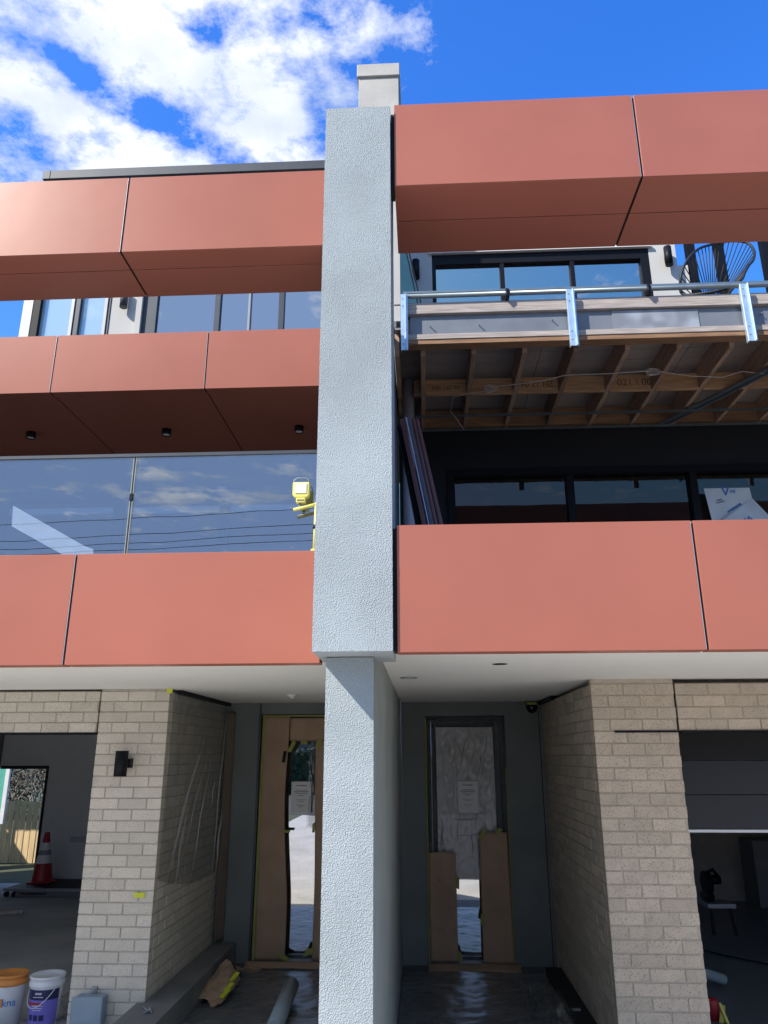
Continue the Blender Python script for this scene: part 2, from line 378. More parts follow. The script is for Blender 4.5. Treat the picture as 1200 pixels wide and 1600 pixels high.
# white soffit, floor slab above the ground floor
bx('porch_soffit', -9, -.472, 4.066, 8.6, 2.552, 2.575, white, HL)
bx('porch_soffit', -.236, 9, 3.668, 8.6, 2.552, 2.575, white, HR)
bx('soffit_return', -9, -.53, 4.062, 4.066, 2.49, 2.575, white, HL)
bx('soffit_return', -.21, 9, 3.662, 3.666, 2.49, 2.575, white, HR)
bx('first_floor_slab', -9, -.475, 4.07, 13.7, 2.577, 2.88, conc, HL)
bx('first_floor_slab', -.213, 9, 3.67, 13.7, 2.577, 2.88, conc, HR)

bx('terrace_bounce_cover', -8.9, -.475, 4.10, 7.695, 2.8805, 2.887, mat('bounce_cover_dark', (.05, .05, .055), .7), HL)  # unseen dark sheet added to cut sun bouncing up to the soffit
bx('terrace_bounce_cover', -.21, 8.9, 3.70, 7.695, 2.8805, 2.887, mat('bounce_cover_mid', (.24, .22, .20), .8), HR)  # unseen mid-tone sheet added to keep some bounce light on the joists
# middle band of the left house
b2 = band(HL, [-8.2, -5.4, -3.34, -1.918, -.462], 6.10, 6.2, 5.165, 5.75, under=[.10], name='middle_band')
for a, b in ((-8.2, -5.4), (-5.4, -3.34), (-3.34, -1.918), (-1.918, -.462)):
    bx('soffit_panel', a+.006, b-.006, 6.206, 7.62, 5.178, 5.188, terra, HL, .001)
bx('second_floor_slab', -8.2, -.462, 6.212, 13.7, 5.19, 5.66, joint, HL)
for x in (-3.963, -2.557, -1.201, -5.4):
    f = MB().lathe((x, 7.0, 5.178), [(0, 0), (.045, 0), (.045, -.062), (.040, -.062), (.038, -.052), (.0, -.052)]).build('ceiling_spotlight', black, HL)
    MB().lathe((x, 7.0, 5.124), [(0, 0), (.036, 0)]).build('lens', lens, f)
# first floor left: frameless glass balustrade on the band, windows behind
bal = bx('glass_balustrade', -8.0, -.53, 4.066, 4.082, 3.00, 3.05, dkmetal, HL)
for a, b in ((-8.0, -4.2), (-4.188, -1.664), (-1.646, -.532)): bx('balustrade_pane', a, b, 4.068, 4.080, 3.051, 3.686, clear, bal)
bx('top_rail', -8.0, -.53, 4.060, 4.090, 3.6865, 3.708, dkmetal, bal, .002)
MB().box(-1.664, -1.660, 4.066, 4.082, 3.051, 3.686).box(-1.650, -1.646, 4.066, 4.082, 3.051, 3.686).build('polished_edge', mat('polished_glass_edge', (.33, .36, .33), .3), bal)
for z in (3.44,): bx('glass_clamp', -1.666, -1.644, 4.062, 4.086, z-.022, z+.022, black, bal, .003)
lwl = MB(); lwl.box(-8.2, -.462, 7.70, 7.85, 4.785, 5.187).box(-8.2, -4.62, 7.70, 7.85, 2.882, 4.785).box(-1.02, -.462, 7.70, 7.85, 2.882, 4.785)
lwl.build('terrace_wall', mat('mid_grey_wall', (.17, .17, .18), .8), HL)
iw = MB(); iw.box(-4.615, -1.025, 7.66, 7.80, 4.62, 4.78)
for x, w in ((-4.57, .045), (-3.26, .045), (-2.10, .045), (-1.07, .045)): iw.box(x-w, x+w, 7.665, 7.79, 2.95, 4.6195)
iw = iw.build('terrace_window', mat('blue_black_frame', (.012, .02, .05), .4, spec=.3), HL)
for a, b in ((-4.524, -3.306), (-3.214, -2.146), (-2.054, -1.116)): bx('pane', a, b, 7.73, 7.74, 2.95, 4.619, clear2, iw)
bx('rear_wall', -9, -.475, 13.5, 13.7, 2.9, 5.18, ggrey, HL)
bx('side_wall', -9.2, -9.02, 6.3, 13.7, 0, 5.18, ggrey, HL)
wb = MB().add([(-3.46, 6.0, 4.055), (-3.447, 6.0, 3.872), (-2.99, 6.0, 3.625), (-2.7, 6.0, 3.50), (-2.72, 6.0, 3.66), (-2.80, 6.0, 3.69)], [(0, 1, 2, 3, 4, 5)]).build('pale_slanted_shape', mat('pale_white', (.92, .95, .98), .5))  # flat pale shape for the slanted patch behind the glass
sd = wb.modifiers.new('t', 'SOLIDIFY'); sd.thickness = .013
tag(wb, 'pale slanted shape standing behind the lower left of the glass balustrade', 'board')

# second floor left: frames, pale panes, render, window
Z0, Z1 = 5.66, 8.80
up = MB(); up.box(-4.655, -4.54, 7.64, 7.76, Z0, Z1); up = up.build('end_post', grey_m, HL)
bx('end_post_return', -4.537, -4.452, 7.645, 7.76, Z0, Z1, black, HL)
for a, b in ((-4.450, -4.072), (-3.967, -3.672)): bx('screen_glass', a, b, 7.70, 7.71, Z0, Z1, paleglass, HL)
for a, b in ((-4.070, -3.97), (-3.670, -3.605)):
    p = bx('screen_post', a, b, 7.65, 7.75, Z0, Z1, dkmetal, HL); bx('post_cover', a-.001, a+.035, 7.638, 7.649, Z0, Z1, grey_m, p)
bx('upper_wall', -3.600, -3.282, 7.66, 7.9, Z0, Z1, upper_r, HL)
MB().tube([(-3.42, 7.59, 7.24), (-3.42, 7.59, 7.01)], .045, 14).build('wall_light', dkmetal, HL)
uw = MB(); uw.box(-3.280, -3.215, 7.62, 7.78, Z0, Z1)
uw = uw.build('upper_window', upper_r, HL)
bx('frame', -3.212, -3.05, 7.66, 7.76, Z0, 8.6, dkmetal, uw)
bx('frame', -3.05, -.46, 7.66, 7.76, 8.52, 8.6, dkmetal, uw)
for x, w, mm in ((-2.326, .03, dkmetal), (-1.949, .012, grey_m), (-1.572, .03, dkmetal)): bx('mullion', x-w, x+w, 7.655, 7.74, Z0, 8.519, mm, uw)
for a, b in ((-3.048, -2.358), (-2.294, -1.963), (-1.935, -1.604), (-1.540, -.47)): bx('pane', a, b, 7.70, 7.71, Z0, 8.519, upglass, uw)
bx('upper_wall', -3.21, -.46, 7.68, 7.8, 8.602, 8.80, upper_r, HL)
bx('side_wall', -3.6, -3.45, 7.901, 13.7, Z0, 8.80, upper_r, HL)
bx('rear_wall', -3.449, -.65, 13.5, 13.69, Z0, 8.80, ggrey, HL)
rf = MB().box(-4.45, -.66, 7.50, 13.8, 8.802, 8.85).build('roof', roofm, HL)
bx('roof_fascia', -4.45, -.66, 7.42, 7.498, 8.74, 8.862, roofm, rf, .004)
bx('roof_fascia', -4.545, -4.452, 7.42, 13.8, 8.74, 8.862, roofm, rf, .004)
bx('eave_lining', -4.45, -.66, 7.50, 7.64, 8.76, 8.79, black, rf)

# right house: level one dark wall and window
lw = MB(); lw.box(-.213, 9, 7.70, 7.85, 4.94, 5.48).box(-.213, .30, 7.70, 7.85, 2.882, 4.94)
lw = lw.build('charcoal_wall', dark_wall, HR)
wf = MB(); wf.box(.301, 6.4, 7.66, 7.80, 4.862, 4.938)
for x in (.30, 1.555, 2.835, 4.1, 6.3): wf.box(x, x+.075, 7.665, 7.79, 2.95, 4.8615)
wf = wf.build('sliding_window', black, HR)
for a, b in ((.376, 1.554), (1.631, 2.834), (2.911, 4.099), (4.176, 6.299)): bx('pane', a, b, 7.73, 7.74, 2.95, 4.8612, dkglass, wf)
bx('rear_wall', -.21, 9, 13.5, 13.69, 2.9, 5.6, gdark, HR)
bx('inner_lining', .3, 6.4, 9.6, 9.7, 2.9, 5.3, mat('plasterboard_room_wall', (.55, .46, .43), .9), HR)
# second floor right
uz0, uz1 = 5.66, 8.80
w2 = MB(); w2.box(-.213, .19, 7.70, 7.9, uz0, uz1).box(2.715, 3.025, 7.70, 7.9, uz0, uz1).box(.19, 2.715, 7.70, 7.9, 7.665, uz1)
w2.box(2.90, 3.024, 7.9, 13.7, uz0, uz1)
w2.build('upper_wall', upper_r, HR)
bx('window_head_trim', .15, 2.75, 7.66, 7.699, 7.666, 7.70, white, HR)
bx('screen_wall', 3.027, 3.15, 7.72, 7.86, uz0, 7.43, upper_r, HR)
uf = MB(); uf.box(.191, 2.714, 7.705, 7.82, 7.535, 7.664).box(.191, .235, 7.705, 7.82, uz0, 7.5345).box(2.615, 2.714, 7.705, 7.82, uz0, 7.5345)
for x in (.985, 1.80): uf.box(x, x+.05, 7.71, 7.81, uz0, 7.5345)
uf = uf.build('upper_sliding_window', black, HR)
for a, b in ((.236, .984), (1.036, 1.799), (1.851, 2.614)): bx('pane', a, b, 7.755, 7.765, uz0, 7.5343, upglass, uf)
for x, z in ((-.0, 7.42), (2.905, 7.49)):
    q = MB().tube([(x, 7.62, z-.12), (x, 7.62, z+.12)], .043, 16).build('wall_light', black, HR)
    MB().box(x-.02, x+.02, 7.655, 7.6995, z-.04, z+.04).build('bracket', black, q)
bx('roof', -.15, 3.4, 7.5, 13.8, 8.802, 8.93, roofm, HR)
bx('rear_wall', -.15, 2.899, 13.5, 13.69, 5.66, 8.80, ggrey, HR)
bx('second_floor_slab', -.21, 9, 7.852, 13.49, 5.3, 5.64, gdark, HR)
for x in (3.17, 3.50, 4.03): bx('pergola_post', x, x+.09, 7.72, 7.81, 5.66, 8.0, black, HR)
bx('pergola_rail', 3.026, 6, 7.60, 7.71, 8.002, 8.1, black, HR)

# exposed deck frame
DK = bx('deck_flooring_support', -.14, 7, 5.955, 5.962, 5.50, 5.86, joint, HR, label='dark packing behind the steel edge beam')
DK.name = 'deck_frame'
bx('steel_edge_beam', -.06, 7, 5.94, 5.953, 5.545, 5.745, steel_w, DK)
bx('edge_timber', -.10, 7, 5.915, 5.953, 5.8, 5.862, timber_p, DK, .003)
bx('edge_timber', -.10, 7, 5.905, 5.953, 5.7465, 5.797, timber_p, DK, .003)
bx('edge_timber', -.10, 7, 5.905, 5.953, 5.490, 5.542, timber_p, DK, .003, label='pale lower timber plate')
bx('bottom_plate', -.10, 7, 5.912, 6.02, 5.445, 5.488, timber, DK, .003)
for i in range(15):
    x = .03+.4475*i
    bx('joist', x, x+.042, 6.022, 7.66, 5.40, 5.625, timber_j, DK, .003)
    for y, t in ((6.80, timber_x), (7.60, timber)):
        if i < 14: bx('blocking', x+.044, x+.4455, y, y+.04, 5.395 if y < 7 else 5.40, 5.56 if y < 7 else 5.60, t, DK, .002)
bx('wall_plate', -.04, .026, 6.80, 6.84, 5.395, 5.56, timber_j, DK)
bx('end_joist', -.20, -.16, 6.03, 7.6, 5.40, 5.625, timber_j, DK)
for k in range(5):
    for j, (ya, yb) in enumerate(((5.965, 6.42), (6.425, 6.62), (6.625, 7.703))):
        bx('flooring_sheet', -.2+1.36*k+.003, -.2+1.36*(k+1)-.003, ya, yb-.004, 5.628, 5.645, board, DK)
bx('sun_leak_cover', -.212, 7, 5.965, 7.699, 5.646, 5.652, joint, DK)  # unseen sheet added to block sun leaking through the flooring seams
bx('edge_board', -.2, 7, 5.93, 5.953, 5.864, 5.872, timber_p, DK)
for x, w in ((-.14, .062), (1.315, .072), (2.808, .076), (4.3, .07)):
    b = MB().box(x, x+w, 5.855, 5.862, 5.36, 5.92).box(x, x+.006, 5.8625, 5.90, 5.36, 5.92).box(x+w-.02, x+w-.014, 5.835, 5.8545, 5.36, 5.92)
    b = b.build('bracket', galv, DK, .001)
    for z in (5.42, 5.50, 5.80, 5.87): MB().tube([(x+.02, 5.852, z), (x+.02, 5.856, z)], .006, 8).build('bolt', steel_w, b)
rl = MB().tube([(-.12, 5.89, 5.915), (7, 5.89, 5.94)], .022, 12).build('guard_rail', galv_dk, DK)
bx('rail_lip', -.12, 7, 5.872, 5.89, 5.935, 5.955, galv_dk, rl)
for x in (.80, 2.03, 3.3): MB().box(x-.012, x+.02, 5.862, 5.93, 5.865, 5.945).tube([(x, 5.87, 5.95), (x, 5.87, 5.85)], .014, 10).build('rail_clip', black, rl)
for x, z in ((.55, 5.63), (1.19, 5.66), (2.98, 5.66), (.12, 5.63)): MB().tube([(x, 5.94, z), (x, 5.905, z)], [.004, .006], 8).build('screw', grey_m, DK)
for y in (7.22, 7.58):
    f = MB().box(-.2, 7, y, y+.006, 5.345, 5.372).box(-.2, 7, y+.006, y+.035, 5.369, 5.372).build('furring_rail', galv_dk, DK)
for dx in (0, .10): MB().beam((2.55+dx, 7.6, 5.375), (3.36+dx, 6.05, 5.375), .02, .02).build('furring_rail', galv_dk, DK)
MB().beam((2.6, 7.6, 5.39), (3.41, 6.05, 5.39), .08, .006).build('furring_rail', galv_dk, DK)
pk = mat('pencil_marks', (.16, .09, .06), .8)
text('timber_stamp', '021 \\ 005', (2.13, 6.796, 5.475), .10, pk, DK, sx=1)
text('timber_stamp', 'SH 1S 091', (1.14, 6.796, 5.475), .085, pk, DK, mirror=True)
text('timber_stamp', 'S0 2JC 004', (.27, 6.796, 5.465), .06, pk, DK, mirror=True)
nb = bx('edge_notice', 1.71, 2.45, 5.932, 5.9385, 5.555, 5.735, mat('faded_notice_board', (.28, .31, .36), .6, var=.25, vs=9, det=0), DK, label='faded pale blue grey printed strip on the edge beam')
# loose white cable
wc = mat('white_cable', (.62, .57, .52), .5)
pts = [(.33, 7.156), (.345, 6.832), (.451, 6.80), (.547, 6.76), (.65, 6.70), (.76, 6.648), (.944, 6.6), (1.175, 6.52), (1.379, 6.46), (1.759, 6.43), (2.087, 6.38), (2.241, 6.44), (2.55, 6.52), (2.845, 6.539), (2.994, 6.472), (3.247, 6.523), (4.2, 6.5)]
cb = MB().tube([(x, y, 5.385-.012*math.sin(i*2.1)) for i, (x, y) in enumerate(pts)], .0045, 6)
for cx, cy, r in ((2.16, 6.40, .045), (.70, 6.66, .05)):
    for k in range(7):
        a0 = random.random()*6; tilt = random.uniform(-.5, .5)
        cb.tube([(cx+r*random.uniform(.5, 1)*math.cos(a)+.01*k-.03, cy+tilt*r*math.sin(a), 5.375+r*.7*math.sin(a)) for a in [a0+i*2*math.pi/14 for i in range(15)]], .003, 5)
cb.tube([(.33, 7.156, 5.38), (.40, 7.2, 5.30), (.47, 7.35, 5.26), (.48, 7.45, 5.33)], .004, 6)
tag(cb.build('loose_cable', wc), 'thin white electrical cable with coiled loops strung under the exposed joists', 'cable')
dp = MB().tube([(-.10, 6.9, 2.9), (-.10, 6.9, 5.60)], .059, 20).build('downpipe', pvc, HR)

# ---------------------------------------------------------------- brick walls
CO, PX = .0835, .23
def brickmesh(l, d):
    bm = bmesh.new(); bmesh.ops.create_cube(bm, size=1)
    for v_ in bm.verts: v_.co = Vector((v_.co.x*l, v_.co.y*d, v_.co.z*(CO-.0095)))
    bmesh.ops.bevel(bm, geom=bm.edges[:], offset=.0022, segments=1, affect='EDGES')
    me = bpy.data.meshes.new('brick'); bm.to_mesh(me); bm.free(); return me
def brickwall(name, label, origin, ux, length, z0, z1, m, mm, first=0, depth=.09, proud=.0, jointcol=None, top=0):
    """origin (x, y) of the start of the outer face, ux = unit vector along; inward normal = +90deg"""
    ox, oy = origin; u_ = Vector((ux[0], ux[1], 0)); nrm = Vector((-ux[1], ux[0], 0))
    th_ = thing(name, label, 'wall', (ox, oy, z0))
    cache = {}; j = 0; z = z1; cnt = 0
    jw = .0095
    while z-CO > z0-.01:
        zc = z-CO/2; s = 0.0; k = 0; pos = -(PX/2 if (j+first) % 2 else 0)
        while pos < length-.02:
            a = max(pos, 0); e = min(pos+PX, length)
            a2 = a+(jw/2 if a > 0 else 0); e2 = e-(jw/2 if e < length-1e-6 else 0); l = round(e2-a2, 3)
            if l > .02:
                if l not in cache: cache[l] = brickmesh(l, depth); cache[l].materials.append(m)
                o = bpy.data.objects.new('brick', cache[l]); col.objects.link(o); o.parent = th_
                o.matrix_parent_inverse = Matrix.Translation(-world_loc(th_))
                c = Vector((ox, oy, zc))+u_*((a2+e2)/2)+nrm*(depth/2+random.uniform(-.0018, .0018))
                o.location = c; o.rotation_euler = (random.uniform(-.004, .004), 0, math.atan2(ux[1], ux[0])+random.uniform(-.003, .003)); cnt += 1
            pos += PX
        z -= CO; j += 1
    c0 = Vector((ox, oy, 0))+nrm*.006+u_*.003; c1 = Vector((ox, oy, 0))+nrm*(depth-.006)+u_*(length-.003)
    MB().box(min(c0.x, c1.x), max(c0.x, c1.x), min(c0.y, c1.y), max(c0.y, c1.y), z+.004, z1+.0).build('mortar', mm, th_)
    print(name, 'bricks', cnt); return th_
TOPL = 2.548
pl = brickwall('brick_pier', 'light beige brick pier face between the left garage opening and porch, carrying a wall light', (-2.67, 6.37), (1, 0), .575, .0, 2.535, brick_l, mortar_l)
bx('head_closer', -2.67, -2.095, 6.374, 6.45, 2.5352, 2.5515, mortar_l, pl)
brickwall('brick_wall', 'shaded beige brick side wall running back to the left entrance', (-2.094, 6.465), (0, 1), 1.80, .0, 2.535, brick_l, mortar_l, first=1)
brickwall('brick_lintel', 'beige brick band of four courses over the left garage opening', (-7.29, 6.375), (1, 0), 4.605, 2.20, 2.535, brick_l, mortar_l, first=1)
pr = brickwall('brick_pier', 'buff brick pier face between the right porch and right garage opening', (1.225, 5.77), (1, 0), .594, .0, 2.52, brick_r, mortar_r)
brickwall('brick_wall', 'dark shaded brick side wall with many short joints right of the right entrance', (1.2255, 8.262), (0, -1), 2.39, .0, 2.52, brick_r, mat('pale_joint_mortar', (.52, .47, .38), .95), first=1)
brickwall('brick_lintel', 'buff brick band over the right garage opening, right of the vertical control joint', (1.832, 5.775), (1, 0), 5.2, 2.19, 2.52, brick_r, mortar_r)
bx('head_closer', 1.225, 1.82, 5.774, 5.85, 2.5202, 2.5515, mortar_r, pr); bx('control_joint', 1.8205, 1.831, 5.785, 5.85, 2.186, 2.55, joint, pr)
bx('slot_flashing', 1.37, 1.815, 5.762, 5.80, 2.174, 2.187, black, pr)
# fillers behind the brick skins and lintel angles
bx('lintel_angle', -7.3, -2.68, 6.365, 6.47, 2.188, 2.1985, black, HL)
bx('lintel_angle', 1.84, 7.0, 5.76, 5.90, 2.172, 2.1845, black, HR)
bx('pier_core', -2.665, -2.182, 6.466, 8.60, .001, 2.551, ggrey, HL)
bx('pier_core', 1.325, 1.81, 5.865, 8.60, .001, 2.551, gdark, HR)
bx('lintel_core', -7.3, -2.68, 6.47, 6.60, 2.199, 2.551, ggrey, HL)
bx('lintel_core', 1.84, 7.0, 5.90, 6.0, 2.19, 2.551, gdark, HR)
bx('head_flashing', -2.08, -2.04, 6.52, 8.25, 2.518, 2.5505, black, HL)
bx('head_flashing', 1.19, 1.225, 7.4, 8.25, 2.515, 2.5505, black, HR)

# porch wall and doors
pwm = MB()
def wallrect(b, x0, x1, z0, z1, y0=8.27, y1=8.45): b.box(x0, x1, y0, y1, z0, z1)
for (a, b_, c, d) in ((-2.18, -1.712, .1, 2.551), (-1.712, -.68, 2.432, 2.551), (-.68, -.4705, .1, 2.551)): wallrect(pwm, a, b_, c, d)
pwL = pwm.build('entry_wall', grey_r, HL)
bx('edge_trim', -1.735, -1.712, 8.255, 8.2695, .1, 2.551, grey_m if False else dkmetal, pwL)
pwm = MB()
for (a, b_, c, d) in ((-.2375, .015, .1, 2.551), (.015, .84, 2.412, 2.551), (.84, 1.325, .1, 2.551)): wallrect(pwm, a, b_, c, d)
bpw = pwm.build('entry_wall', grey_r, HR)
bx('control_joint', 1.19, 1.198, 8.262, 8.2695, .1, 2.5, joint, bpw)
def door(H, x0, x1, ztop, gx0, gx1, gz1):
    d = MB().box(x0, x0+.055, 8.34, 8.44, .1, ztop).box(x1-.055, x1, 8.34, 8.44, .1, ztop).box(x0+.055, x1-.055, 8.34, 8.44, ztop-.055, ztop).build('entrance_door', dkmetal, H)
    lf = MB().box(x0+.057, gx0, 8.37, 8.41, .13, ztop-.057).box(gx1, x1-.057, 8.37, 8.41, .13, ztop-.057).box(gx0, gx1, 8.37, 8.41, gz1, ztop-.057).box(gx0, gx1, 8.37, 8.41, .13, .16).build('leaf', dkmetal, d)
    bx('pane', gx0, gx1, 8.385, 8.395, .16, gz1, doorglass, d)
    bx('sill', x0, x1, 8.33, 8.44, .1, .128, silver, d)
    return d
door(HL, -1.71, -.68, 2.43, -1.46, -.95, 2.30)
door(HR, .017, .838, 2.41, .12, .72, 2.30)
# porch floors
for nm, H, x0, x1, y0 in (('porch_floor', HL, -1.86, -.472, 5.4), ('porch_floor', HR, -.2365, 1.228, 5.0)):
    f = bx(nm, x0, x1, y0, 8.6, .002, .094, grout, H)
    ny = int((8.27-y0)/.3); 
    for j in range(ny+1):
        for i in range(5):
            a = x0+i*.3+.002; b_ = min(x0+(i+1)*.3-.002, x1-.002); c = 8.27-(j+1)*.3+.002; d = 8.27-j*.3-.002
            if b_-a < .03: continue
            bx('floor_tile', a, b_, max(c, y0+.002), d, .0945, .1+random.uniform(-.0006, .0006), tile_m, f, .001)
ld = MB().prism([(-2.15, 5.6), (-1.86, 5.6), (-1.86, 8.25), (-2.083, 8.25), (-2.083, 6.36), (-2.15, 6.36)], 'z', .003, .285).build('side_ledge', stone, HL)
sc = MB()
for k in range(5):
    c = Vector((-1.98+random.uniform(-.03, .03), 6.13+random.uniform(-.03, .03), .30)); d = Vector((random.uniform(-1, 1), random.uniform(-1, 1), .5)).normalized()*.035
    sc.tube([c-d, c+d], .005, 6)
tag(sc.build('bent_tie_wires', grey_m), 'small pile of bent metal ties on the grey ledge beside the left pier', 'metal ties')
bx('side_ledge', 1.08, 1.222, 5.6, 8.0, .101, .16, joint, HR)
bx('ledge_offcut', 1.10, 1.16, 6.75, 6.79, .161, .172, grey_m, HR)

# masking on the left door
kl = thing('masking_paper', 'brown kraft masking paper taped round the left entrance door, glass strip left open', 'paper', (-1.3, 8.25, .1))
Y = 8.262
sheet('left_strip', lambda u, v: (-1.685+u*(.305-.035*v+.012*math.sin(v*7)-.02*max(0, math.sin(v*5-1.2))), Y, .13+v*2.28), kraft, kl, 14, 60, .012, 3, 1, .001, stretch=(1, 1, .35))
sheet('top_strip', lambda u, v: (-1.40+u*.72, Y-.012, 2.165+v*.23), kraft, kl, 20, 8, .008, 4, 5, .001)
sheet('right_strip', lambda u, v: (-1.118+.01*math.sin(v*5)+u*.42, Y-.004, .13+v*2.05), kraft, kl, 14, 40, .010, 3, 9, .001)
sheet('sill_strip', lambda u, v: (-1.74+u*1.05, 8.19-.10*(1-v), .106+v*.035), kraft, kl, 20, 6, .006, 6, 2, .001, axis=(0, 0, 1))
def tp(name, pts, parent, m=tape, y=8.238):
    b = MB().add([(x, y+.003*(i % 2), z) for i, (x, z) in enumerate(pts)], [tuple(range(len(pts)))]); o = b.build(name, m, parent); s_ = o.modifiers.new('t', 'SOLIDIFY'); s_.thickness = .001; return o
tp('edge_tape', [(-1.70, .12), (-1.675, .12), (-1.668, 2.42), (-1.690, 2.42)], kl, tape_d, 8.244)
tp('edge_tape', [(-1.69, 2.408), (-.8, 2.408), (-.8, 2.424), (-1.69, 2.424)], kl, tape_d, 8.242)
for q in ([(-1.42, 2.06), (-1.37, 2.17), (-1.33, 2.15), (-1.385, 2.05)], [(-1.28, 2.13), (-1.21, 2.13), (-1.21, 2.16), (-1.28, 2.17)], [(-1.13, 2.10), (-1.10, 2.19), (-1.05, 2.17), (-1.09, 2.09)], [(-1.44, 1.275), (-1.37, 1.275), (-1.36, 1.30), (-1.45, 1.305)], [(-1.14, 1.28), (-1.115, 1.28), (-1.11, 1.38), (-1.14, 1.36)], [(-1.47, .19), (-1.36, .12), (-1.33, .16), (-1.42, .205)], [(-1.20, .17), (-1.10, .20), (-1.10, .245), (-1.17, .24)]):
    tp('tape', q, kl, tape_d)
tp('dark_tab', [(-1.475, 1.955), (-1.445, 1.945), (-1.425, 2.06), (-1.46, 2.065)], kl, black)
def dashes(name, x0, x1, z0, z1, y, par, rows, m=None, seed=4):
    rd = random.Random(seed); b = MB(); w = x1-x0; h = z1-z0
    for f, wd, th in rows:
        a = x0+w*(1-wd)/2
        while a < x1-w*(1-wd)/2-.003:
            l = rd.uniform(.02, .075)*w; b.box(a, min(a+l, x1-w*(1-wd)/2), y-.0004, y, z0+h*f, z0+h*(f+th)); a += l+.018*w
    return b.build(name, m or ink, par)
def notice(label, x0, x1, z0, z1, y):
    t = thing('paper_notice', label, 'notice', ((x0+x1)/2, y, z0))
    bx('sheet', x0, x1, y, y+.0015, z0, z1, paper, t)
    w = x1-x0; h = z1-z0; cx = (x0+x1)/2
    dashes('print', x0, x1, z0, z1, y-.0006, t, ((.86, .5, .035), (.72, .55, .02), (.665, .72, .03), (.61, .6, .02), (.55, .3, .02), (.42, .45, .016), (.37, .3, .016), (.25, .4, .016), (.20, .25, .016)))
notice('printed white notice on the glass strip of the left entrance door', -1.375, -1.168, 1.455, 1.76, 8.30)
pf = sheet('hanging_plastic', lambda u, v: (-1.21+u*.10, 8.30, 1.32+v*.86), pfilm, None, 10, 40, .03, 9, 3, stretch=(1, 1, .2))
tag(pf, 'crumpled clear plastic strip hanging at the right edge of the left door glass', 'plastic sheet')
# masking on the right door
kr = thing('masking_film', 'milky plastic film taped over the right entrance door above two brown paper strips', 'plastic sheet', (.43, 8.3, .1))
sheet('film', lambda u, v: (.12+u*.60, 8.345, .84+v*1.46), pfilm2, kr, 50, 100, .022, 5, 4, stretch=(1.2, 1, .7))
def rev(u, v): return (.02+u*.10, 8.262+u*.08, .85+v*1.545)
sheet('film_return', rev, pfilm, kr, 10, 50, .02, 8, 6, stretch=(1, 1, .4))
sheet('film_return', lambda u, v: (.72+u*.11, 8.342-u*.08, .85+v*1.545), pfilm, kr, 10, 50, .02, 8, 8, stretch=(1, 1, .4))
sheet('film_return', lambda u, v: (.02+u*.81, 8.262+(1-v)*.08, 2.30+v*.095), pfilm, kr, 40, 5, .02, 8, 2)
cr_ = mat('crease_shade', (.05, .055, .06), .4)  # near-black threads paint the shade along folds and edges of the film
cs = MB()
random.seed(3)
for k in range(26):
    x = random.uniform(.15, .70); z = random.choice([random.uniform(2.0, 2.28), random.uniform(1.15, 1.5), random.uniform(1.1, 2.2)]); n_ = 9; dx = random.uniform(-.4, .4); pts = []
    if z < 1.5 and random.random() < .7: dirx, dz = random.choice([-1, 1])*.9, random.uniform(-.15, .15)
    else: dirx, dz = dx, -1
    ln = random.uniform(.12, .4)
    for i in range(n_):
        t = i/(n_-1)*ln; pts.append((min(.715, max(.125, x+dirx*t+.012*math.sin(t*22+k))), 8.318, max(.9, z+dz*t)))
    cs.tube(pts, [.0006+.0012*math.sin(math.pi*i/(n_-1)) for i in range(n_)], 4)
for x in (.022, .12, .72, .832): cs.tube([(x, 8.26 if x in (.022, .832) else 8.335, .9), (x+.004, 8.26 if x in (.022, .832) else 8.335, 1.7), (x, 8.26 if x in (.022, .832) else 8.335, 2.39 if x in (.022, .832) else 2.3)], .003, 5)
cs.tube([(.022, 8.258, 2.39), (.832, 8.258, 2.395)], .003, 5); cs.tube([(.12, 8.33, 2.3), (.72, 8.33, 2.3)], .0025, 5)
for k in range(7):
    x = random.choice([.04, .80]); cs.tube([(x, 8.262, 2.3-random.random()*.5), (x+random.uniform(-.015, .015), 8.268, 1.8), (x+random.uniform(-.02, .02), 8.262, 1.2)], .0015, 4)
cs.build('crease_shade_lines', cr_, kr, kind='stuff')
sheet('paper_strip', lambda u, v: (.03+u*.265, 8.258, .13+v*.97), kraft, kr, 14, 30, .010, 3, 12, .001)
sheet('paper_strip', lambda u, v: (.535+u*(.275)+.02*(1-v)*(u-.2), 8.252, .12+v*1.165), kraft, kr, 14, 36, .012, 3, 15, .001)
sheet('sill_strip', lambda u, v: (.01+u*.86, 8.18-.13*(1-v), .106+v*.035), kraft, kr, 20, 6, .006, 6, 2, .001, axis=(0, 0, 1))
for q in ([(.51, 1.20), (.56, 1.30), (.61, 1.335), (.58, 1.24)], [(.68, 1.27), (.73, 1.33), (.77, 1.31), (.73, 1.27)], [(.285, .78), (.32, .77), (.325, .87), (.29, .88)], [(.51, .47), (.54, .44), (.55, .56), (.525, .55)], [(.29, .15), (.34, .14), (.32, .22), (.29, .24)]):
    tp('tape', q, kr, tape_d, 8.236)
tp('edge_tape', [(.012, .13), (.026, .13), (.026, 2.38), (.012, 2.38)], kr, tape_d, 8.250)
tp('edge_tape', [(.822, .13), (.836, .13), (.836, 1.9), (.826, 1.9)], kr, tape_d, 8.250)
notice('printed white notice on the milky film of the right entrance door', .336, .540, 1.462, 1.765, 8.298)
